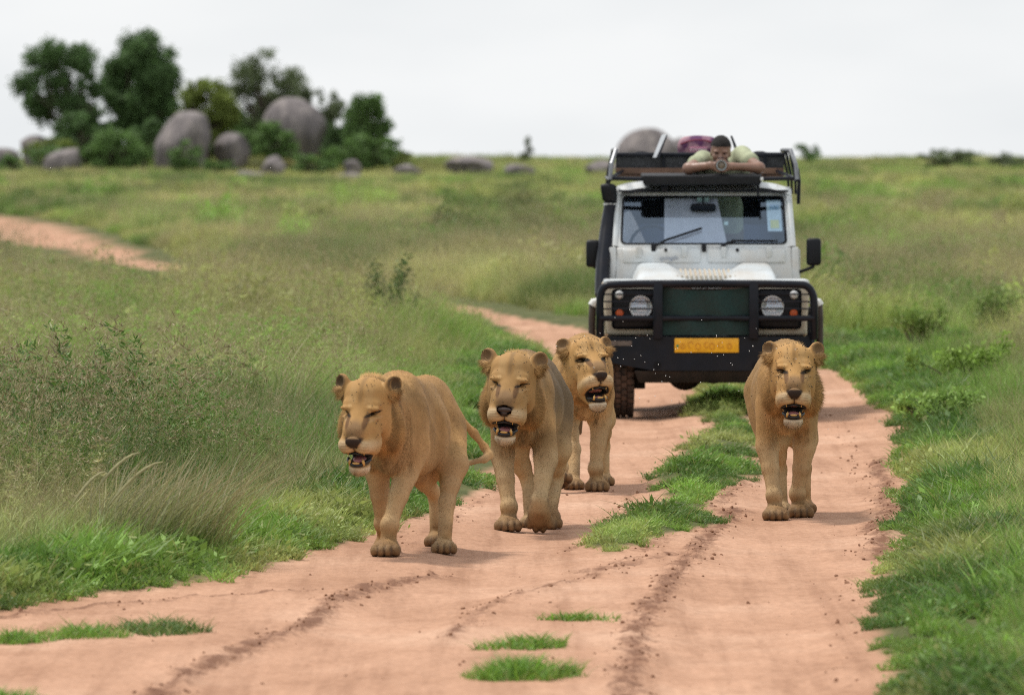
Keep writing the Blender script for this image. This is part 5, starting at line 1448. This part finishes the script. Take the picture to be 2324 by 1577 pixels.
def boulder(label, X0, X1, Y0, Y1, d, seed, lean=0., sink=.35, group='granite boulders of the rocky outcrop'):
    r = np.random.default_rng(seed)
    c = P2((X0 + X1) / 2, (Y0 + Y1) / 2, d); g = GPX(d); rx, rz = (X1 - X0) / 2 / g, (Y1 - Y0) / 2 / g
    bm = bmesh.new(); bmesh.ops.create_icosphere(bm, subdivisions=4, radius=1.0)
    V = np.array([v.co[:] for v in bm.verts]); fcs = np.array([[v.index for v in f_.verts] for f_ in bm.faces]); bm.free()
    o = r.random(3) * 40
    nn = fbm(V[:, 0] * 1.5 + o[0] + V[:, 1], V[:, 2] * 1.5 + o[1] - V[:, 1] * .6, 4)
    big = fbm(V[:, 0] * .8 + o[2] + V[:, 1] * .5, V[:, 2] * .8 + o[0], 2)
    V = V * (.84 + .16 * nn + .18 * big)[:, None]
    for q_ in range(11):      # broken, flattened faces
        nv_ = r.normal(size=3); nv_ /= np.linalg.norm(nv_); dd = V @ nv_; V = V - np.maximum(0, dd - (.62 + .22 * r.random()))[:, None] * nv_ * .85
    V[:, 0] /= np.abs(V[:, 0]).max(); V[:, 2] /= V[:, 2].max()
    V[:, 0] += lean * V[:, 2] * .4
    gz = float(ground_z(np.array([c[0]]), np.array([d]))[0])
    bot = min(c[2] - rz, gz - .2)
    lowr = np.where(V[:, 2] < 0, np.clip(1 - np.clip(-V[:, 2], 0, 1) ** 2,   .12, 1) ** -.20, 1.0); V[:, :2] *= lowr[:, None]; V[:, 0] /= np.abs(V[:, 0]).max()
    V = V * np.array((rx, max(rx * .9, .4), 1.0))
    top = c[2] + rz
    V[:, 2] = np.where(V[:, 2] > 0, V[:, 2] * rz, V[:, 2] * (c[2] - bot))
    V[:, 2] += c[2] - gz
    o_ = link('boulder', np_mesh('boulder', V, fcs), ROCK); o_.location = (c[0], d, gz)
    tag(o_, label, 'boulder', group)
    return o_

LEAF_M, t_, b_l = new_mat('leaf'); n = t_.nodes; L = t_.links.new
a_ = attr(n, 'col'); L(a_.outputs['Color'], b_l.inputs['Base Color']); b_l.inputs['Roughness'].default_value = .55; b_l.inputs['Specular IOR Level'].default_value = .3
trn = n.new('ShaderNodeBsdfTranslucent'); L(a_.outputs['Color'], trn.inputs[0]); mss = n.new('ShaderNodeMixShader'); mss.inputs[0].default_value = .3
L(b_l.outputs[0], mss.inputs[1]); L(trn.outputs[0], mss.inputs[2]); L(mss.outputs[0], n['Material Output'].inputs[0])
BARK = simple_mat('bark', (.085, .065, .05), .95, var=.35, scale=6, bump=.5)

def leaf_cloud(cents, rads, per, size, col, r, asp=.55):
    """leaf faces spread through the clumps; nearer the outside of each clump the lighter shoots"""
    P_, C_ = [], []
    for c, rd in zip(cents, rads):
        k = max(40, int(per * 1.7 * (rd[0] * rd[2]) / .35)); u = r.normal(size=(k, 3)); u /= np.linalg.norm(u, axis=1)[:, None]
        rr = r.random(k) ** .6 * (.8 + .5 * r.random(k)); P_.append(c + u * rr[:, None] * rd)
        tone = .65 + .7 * r.random(k); cl = .8 + .4 * r.random()
        C_.append(np.array(col)[None] * (tone * cl)[:, None] * np.where(r.random(k) < .15, 1.5, 1)[:, None])
    p = np.concatenate(P_); C = np.concatenate(C_); k = len(p)
    d = r.normal(size=(k, 3)); d /= np.linalg.norm(d, axis=1)[:, None]; s = np.cross(d, r.normal(size=(k, 3))); s /= np.linalg.norm(s, axis=1)[:, None] + 1e-9
    l = (size * (.6 + .8 * r.random(k)))[:, None]
    V = np.stack([p - d * l * .5, p + s * l * asp * .5, p + d * l * .5, p - s * l * asp * .5], 1).reshape(-1, 3)
    return V, np.arange(4 * k).reshape(-1, 4), np.repeat(C, 4, 0)

def tree(name, label, X0, X1, Y0, Y1, d, XT, seed, col, ncl=16, per=240, size=.17, gap=.75, twigs=0, cat='tree', group='trees growing among the boulders'):
    r = np.random.default_rng(seed); g = GPX(d)
    c = P2((X0 + X1) / 2, (Y0 + Y1) / 2, d); hx, hz = (X1 - X0) / 2 / g, (Y1 - Y0) / 2 / g
    bx = P2(XT, 400, d)[0]; gz = float(ground_z(np.array([bx]), np.array([float(d)]))[0])
    root = empty(name, (bx, d, gz)); tag(root, label, cat, group)
    o = np.array((bx, d, gz))
    cents, rads = [], []
    for i in range(int(ncl * 1.9)):
        a = r.random() * 2 * np.pi; q = math.sqrt(r.random()); 
        cx, cz = math.cos(a) * q, math.sin(a) * q
        cl = c + np.array((cx * hx * gap * 1.02, (r.random() - .5) * hx * 1.2, cz * hz * gap))
        rd = np.array((hx, hx * .9, hz * .9)) * (.15 + .20 * r.random())
        cents.append(cl - o); rads.append(rd)
    V, Q, C = leaf_cloud(cents, rads, per, size, col, r)
    me = np_mesh('crown', V, Q, False, {'col': ('FLOAT_COLOR', np.concatenate([C, np.ones((len(C), 1))], 1))}); link('crown', me, LEAF_M, root)
    m_ = MB(); fork = np.array((0, 0, max(.3, (c[2] - hz - gz) * .9 + .3))); tr_ = max(.06, hx * .055)
    m_.tube([(0, 0, -.2), fork * .5 + (r.normal() * .1, 0, 0), fork], [tr_ * 1.25, tr_, tr_ * .9], 8)
    for cl in cents:
        md = fork * .45 + cl * .55 + r.normal(size=3) * .12
        m_.tube([fork, md, cl], [tr_ * .55, tr_ * .32, tr_ * .10], 6)
    for i in range(twigs):
        b0 = cents[r.integers(len(cents))]; e = b0 + np.array((r.normal() * .35, r.normal() * .3, .5 + .7 * r.random())) * hz * .5
        m_.tube([b0, (b0 + e) / 2 + r.normal(size=3) * .05, e], [tr_ * .2, tr_ * .14, tr_ * .05], 5)
    m_.build('trunk', BARK, root)
    return root

DKG = (.095, .165, .058); MDG = (.120, .205, .060); YLG = (.185, .235, .055); GRG = (.130, .165, .080)
tree('spreading_tree', 'wide spreading dark green tree with gaps in its crown over the outcrop', 38, 246, 82, 292, 408, 176, 1, DKG, 22, 230, .20, .82)
tree('dense_tree', 'tallest dense dark green tree of the outcrop behind a round boulder', 228, 420, 70, 310, 410, 300, 2, DKG, 40, 300, .20, .82)
tree('yellowish_tree', 'yellow green leafy tree growing between the two big boulders', 400, 545, 166, 330, 406, 470, 3, YLG, 24, 280, .18, .82)
tree('sparse_tree', 'thin tree with bare twigs above the tallest boulder', 512, 695, 112, 300, 412, 600, 4, GRG, 24, 150, .17, .88, 14)
tree('grey_green_tree', 'small grey green tree behind the shoulder of the tallest boulder', 665, 785, 178, 330, 409, 720, 5, GRG, 18, 200, .17, .8, 4)
tree('upright_tree', 'dense upright tree at the lower end of the outcrop slope', 775, 888, 208, 365, 404, 838, 6, MDG, 22, 330, .18, .78)
for a in (('bush', 'broad dark bush at the foot of the round boulder', 178, 345, 288, 398, 398, 255, 7, MDG, 16, 330, .17, .75),
          ('bush', 'leafy bush leaning against the tallest boulder', 562, 690, 270, 380, 399, 625, 8, MDG, 14, 330, .17, .75),
          ('bush', 'bush filling the slope below the upright tree', 745, 905, 300, 392, 401, 830, 9, MDG, 16, 300, .17, .78),
          ('bush', 'dark bush at the outer end of the outcrop beside dark rock', -10, 56, 348, 408, 396, 25, 10, MDG, 10, 300, .17, .75),
          ('bush', 'light green bush between low dark rocks and spreading tree', 40, 190, 312, 378, 402, 120, 11, YLG, 14, 260, .17, .8),
          ('bush', 'small bush in front of the round boulder', 372, 462, 312, 398, 395, 415, 12, MDG, 11, 300, .16, .75),
          ('bush', 'low bush trailing off the outcrop onto the grass', 850, 945, 335, 385, 403, 895, 13, YLG, 11, 260, .16, .8),
          ('bush', 'dark thicket under the spreading tree', 130, 300, 228, 392, 413, 215, 91, DKG, 22, 280, .19, .85),
          ('bush', 'dark thicket under the tallest tree', 285, 430, 225, 392, 414, 355, 92, DKG, 22, 280, .19, .85),
          ('bush', 'thicket below the yellow green tree', 425, 590, 240, 392, 413, 505, 93, MDG, 22, 260, .19, .85),
          ('bush', 'thicket below the sparse tree', 560, 705, 205, 390, 415, 630, 94, GRG, 22, 240, .19, .85),
          ('bush', 'thicket below the small grey green tree', 690, 830, 245, 390, 413, 760, 95, DKG, 20, 260, .19, .85),
          ('bush', 'thicket tailing off beyond the upright tree', 815, 935, 300, 392, 410, 870, 96, MDG, 16, 260, .18, .85),
          ('bush', 'tangled low scrub over the dark leaning boulder', 60, 190, 322, 400, 399, 120, 97, MDG, 12, 240, .17, .85),
          ('bush', 'low leafy scrub at the foot of the tallest boulder', 640, 770, 345, 402, 396, 705, 98, MDG, 12, 260, .17, .85),
          ('bush', 'scrubby bush between the spreading tree and the broad bush', 120, 250, 250, 360, 405, 185, 15, DKG, 16, 260, .17, .8),
          ('bush', 'bush growing in the cleft behind the shadowed boulder', 470, 600, 285, 365, 407, 535, 16, MDG, 14, 260, .17, .8),
          ('bush', 'bush behind the tallest boulder next to the upright tree', 715, 815, 270, 380, 406, 765, 17, DKG, 14, 280, .17, .8),
          ('bush', 'low scrub in front of the wedged boulder', 455, 545, 355, 402, 394, 500, 18, MDG, 10, 260, .16, .8),
          ('bush', 'tall bush rising between round boulder and yellow green tree', 290, 372, 255, 350, 404, 330, 14, DKG, 10, 300, .17, .75)):
    tree(*a, cat='bush', group='bushes among the boulders')
boulder('big round grey boulder under the yellow green tree', 350, 490, 251, 385, 402, 21)
boulder('tallest smooth grey boulder of the outcrop', 595, 748, 220, 385, 404, 22, -.3)
boulder('dark leaning boulder beside the broad bush', 98, 186, 335, 412, 397, 23, .3)
boulder('small rounded boulder perched before the tallest boulder', 591, 652, 352, 402, 393, 24)
boulder('low flat boulder in the grass before the outcrop', 528, 612, 386, 422, 386, 25)
boulder('low pale boulder in the grass below the bush slope', 758, 830, 391, 420, 388, 26)
boulder('long low boulder at the trailing end of the outcrop', 877, 962, 372, 406, 392, 27)
boulder('dark rock at the top of the outer slope', 40, 118, 306, 356, 408, 28)
boulder('shadowed boulder wedged between the two big boulders', 484, 575, 300, 392, 403, 29)
boulder('small stone half hidden under the bush slope', 780, 822, 362, 388, 396, 30)
boulder('low rock at the edge of the outer slope', -30, 46, 335, 372, 410, 31)
boulder('flat stone on the crest between outcrop and vehicle', 1008, 1128, 354, 392, 400, 32, group='boulders along the crest')
boulder('weathered boulder on the crest rising behind the roof rack', 1398, 1552, 290, 400, 420, 33, group='boulders along the crest')
boulder('smaller boulder on the crest showing behind the hatch stay', 1505, 1590, 312, 400, 425, 34, group='boulders along the crest')
boulder('half buried stone on the crest beside the vehicle', 1325, 1405, 362, 400, 405, 35, group='boulders along the crest')
boulder('small grey stone in the grass near the flat crest stone', 1140, 1215, 372, 396, 398, 36, group='boulders along the crest')
for a in (('crest_bush', 'feathery bush on the crest beside the roof rack', 1790, 1868, 322, 366, 470, 1828, 41, MDG, 9, 240, .18, .8),
          ('crest_bush', 'dark scrub on the crest of the slope beyond the vehicle', 2070, 2230, 336, 384, 440, 2150, 42, GRG, 14, 200, .18, .85),
          ('crest_bush', 'scrub on the crest beyond the dark scrub', 2240, 2360, 345, 390, 430, 2300, 43, GRG, 12, 200, .18, .85),
          ('crest_bush', 'wispy shrub standing alone on the crest', 1170, 1212, 308, 362, 480, 1190, 44, GRG, 6, 90, .16, .85, 6)):
    tree(*a, cat='bush', group='bushes on the crest')

# shrubs in the grassland nearer by
TUFT_M = plant_mat('tuft_blade', src='GEOMETRY')
def field_shrub(label, X, Y, wpx, hpx, seed, col, dark=0.):
    x, y = G(X, Y); g = GPX(y); w_, h_ = wpx / g / 2, hpx / g
    r = np.random.default_rng(seed); z = float(ground_z(np.array([x]), np.array([y]))[0])
    root = empty('shrub', (x, y, z)); tag(root, label, 'shrub', 'shrubs in the tall grass')
    nc = 14; cents = [np.array((r.normal() * w_ * .48, r.normal() * w_ * .4, h_ * (.35 + .45 * r.random()))) for _ in range(nc)]
    V, Q, C = leaf_cloud(cents, [np.array((w_ * .30, w_ * .30, h_ * .26))] * nc, 170 / 2.1 * .35 / (w_ * .3 * h_ * .26), .05, col, r, .4)
    link('foliage', np_mesh('foliage', V, Q, False, {'col': ('FLOAT_COLOR', np.concatenate([C, np.ones((len(C), 1))], 1))}), LEAF_M, root)
    m_ = MB()
    for cl in cents: m_.tube([(cl[0] * .2, cl[1] * .2, -.03), cl * .6 + r.normal(size=3) * .02, cl * 1.05], [.010, .007, .003], 5)
    m_.build('stem', BARK, root)
field_shrub('dark green shrub in the tall grass behind the tan lion', 892, 806, 150, 210, 51, (.075, .125, .035))
field_shrub('leafy shrub beside the side track, nearest the vehicle', 2085, 800, 150, 110, 52, (.21, .31, .07))
field_shrub('bright leafy shrub beyond the wheel track on the grassy bank', 2215, 905, 210, 120, 53, (.24, .36, .07))
field_shrub('dark leafy shrub overhanging the bank behind the bright shrub', 2290, 800, 200, 130, 54, (.19, .27, .07))
field_shrub('low broad shrub at the edge of the wheel track', 2120, 985, 190, 100, 55, (.22, .34, .08))
field_shrub('small dark weed bush in the far slope grass', 1985, 545, 70, 55, 56, (.09, .12, .04))
field_shrub('small olive bush in the grass before the outcrop', 712, 528, 80, 60, 57, (.14, .18, .05))

# single grass tufts on the bare track
def tuft_thing(name, label, X, Y, wpx, hpx, seed, tint, nb=900, group='grass tufts on the bare track', parts=None, lean=.5):
    x, y = G(X, Y); g = GPX(y); w_, h_ = wpx / g / 2, hpx / g
    r = np.random.default_rng(seed); z = float(ground_z(np.array([x]), np.array([y]))[0])
    v, f, hh, rd, tp = blades(nb, 1., .5, 1., .010, .0, .0, r, 3)
    # rebuild blades in place: root disc is wide and shallow, heights fall towards the rim
    v, f, hh, rd, tp = blades(nb, h_ * .85, .5, 1.0, .008, lean, .8, r, 3)
    nv = len(v) // nb; base = v.reshape(nb, nv, 3)[:, :2].mean(1)
    ang = np.arctan2(base[:, 1], base[:, 0]); base[:, :2] *= ((.55 + .8 * fbm(np.cos(ang) * 1.6 + seed, np.sin(ang) * 1.6 + 9, 3)) * np.where(r.random(nb) < .18, 1.5, 1))[:, None]
    rad = np.sqrt((base[:, :2] ** 2).sum(1)); k = 1 - .6 * np.clip(rad, 0, 1.1) ** 2
    lump = .6 + .8 * fbm(base[:, 0] * 4 + seed, base[:, 1] * 4, 2)
    vv = v.reshape(nb, nv, 3); off = vv - base[:, None]; off = off * (k * lump)[:, None, None]
    base2 = base * np.array((w_, w_ * 1.3, 0)); base2[:, 2] = base[:, 2] * .0
    vv = (base2[:, None] + off).reshape(-1, 3)
    tt = np.array(tint)[None] * (.75 + .5 * np.repeat(r.random(nb), nv))[:, None]
    me = np_mesh(name, vv, f, False, {'blade': ('FLOAT_VECTOR', np.stack([hh, rd, np.zeros(len(hh))], -1)), 'tint': ('FLOAT_VECTOR', tt)})
    o = link(name, me, TUFT_M); o.location = (x, y, z - .003); tag(o, label, 'grass tuft', group)
    return o
TG = (.17, .33, .045)
tuft_thing('grass_tuft', 'largest grass tuft growing alone on the bare dirt track', 1178, 1535, 280, 62, 61, TG, 1500)
tuft_thing('grass_tuft', 'mid sized grass tuft just beyond the largest tuft', 1200, 1468, 145, 40, 62, TG, 800)
tuft_thing('grass_tuft', 'smallest grass tuft, farthest of the three in the track middle', 1312, 1403, 95, 28, 63, TG, 500)
tuft_thing('grass_tuft', 'long grass tuft on bare dirt beside the verge', 365, 1432, 215, 40, 64, (.11, .20, .045), 900)
tuft_thing('grass_tuft', 'grass tuft between the long tuft and the verge corner', 185, 1445, 190, 38, 65, TG, 800)
tuft_thing('grass_tuft', 'small grass tuft at the end of the row beside the verge', 35, 1458, 110, 42, 66, TG, 600)
tuft_thing('grass_tuft', 'grass tuft alone on open dirt, nearest the start of the track', 10, 1600, 120, 50, 67, TG, 600)
# windblown clump beside the track
x, y = G(345, 1292); r = np.random.default_rng(71); z = float(ground_z(np.array([x]), np.array([y]))[0])
root = empty('grass_clump', (x, y, z)); tag(root, 'tall windblown brown grass clump with pale plumes beside the verge', 'grass clump')
v, f, hh, rd, tp = blades(800, .47, .5, .40, .0060, .30, .75, r, 4, lean_dir=.35, spread_dir=2.6)
tt = mix3(np.broadcast_to(np.array((.15, .27, .05)), (len(v), 3)), np.array((.38, .29, .18)), np.clip(hh * 1.3, 0, 1) * .8)
link('leaf_blades', np_mesh('blades', v, f, False, {'blade': ('FLOAT_VECTOR', np.stack([hh, rd, np.zeros(len(hh))], -1)), 'tint': ('FLOAT_VECTOR', tt)}), TUFT_M, root)
PLUME = simple_mat('pale_plume', (.38, .35, .19), .9, var=.2, scale=30)
for i, (dx, zz, L_) in enumerate(((-.26, .54, .20), (-.18, .48, .24), (-.38, .46, .14))):
    m_ = MB(); b0 = np.array((dx, -.1, zz - .05)); tq = np.linspace(0, 1, 12)
    m_.tube([b0 + (-.10 + .10 * q1 + L_ * max(0, q1 - .35) / .65, 0, -.35 * (1 - q1) ** 1.5 + .30 * L_ * math.sin(max(0, q1 - .35) / .65 * 1.7)) for q1 in tq], [.002 if q1 < .4 else .003 + .008 * math.sin((q1 - .4) / .6 * math.pi) for q1 in tq], 6)
    m_.build('plume', PLUME, root)

# flies in the air round the lions
r = np.random.default_rng(81); Vs, Fs, o_ = [], [], 0
for i in range(60):
    if i < 30: X, Y, d = 1390 + 330 * r.random(), 760 + 150 * r.random(), 51 + 5 * r.random()
    elif i < 46: X, Y, d = 1690 + 260 * r.normal() * .4, 800 + 60 * r.normal(), 50.5 + r.random()
    else: X, Y, d = 1100 + 400 * r.random(), 700 + 150 * r.random(), 50 + 5 * r.random()
    c = P2(X, Y, d); R = rot3(*(r.random(3) * 360)); v, fq = lathe_pts(c, (.0022, .0050, .0022), R, 5, 3); Vs.append(v); Fs.append(fq + o_); o_ += len(v)
fl = link('flies', np_mesh('flies', np.concatenate(Vs), np.concatenate(Fs)), WING_M); tag(fl, 'swarm of tiny pale flies in the air around the lions', 'flies', kind='stuff')
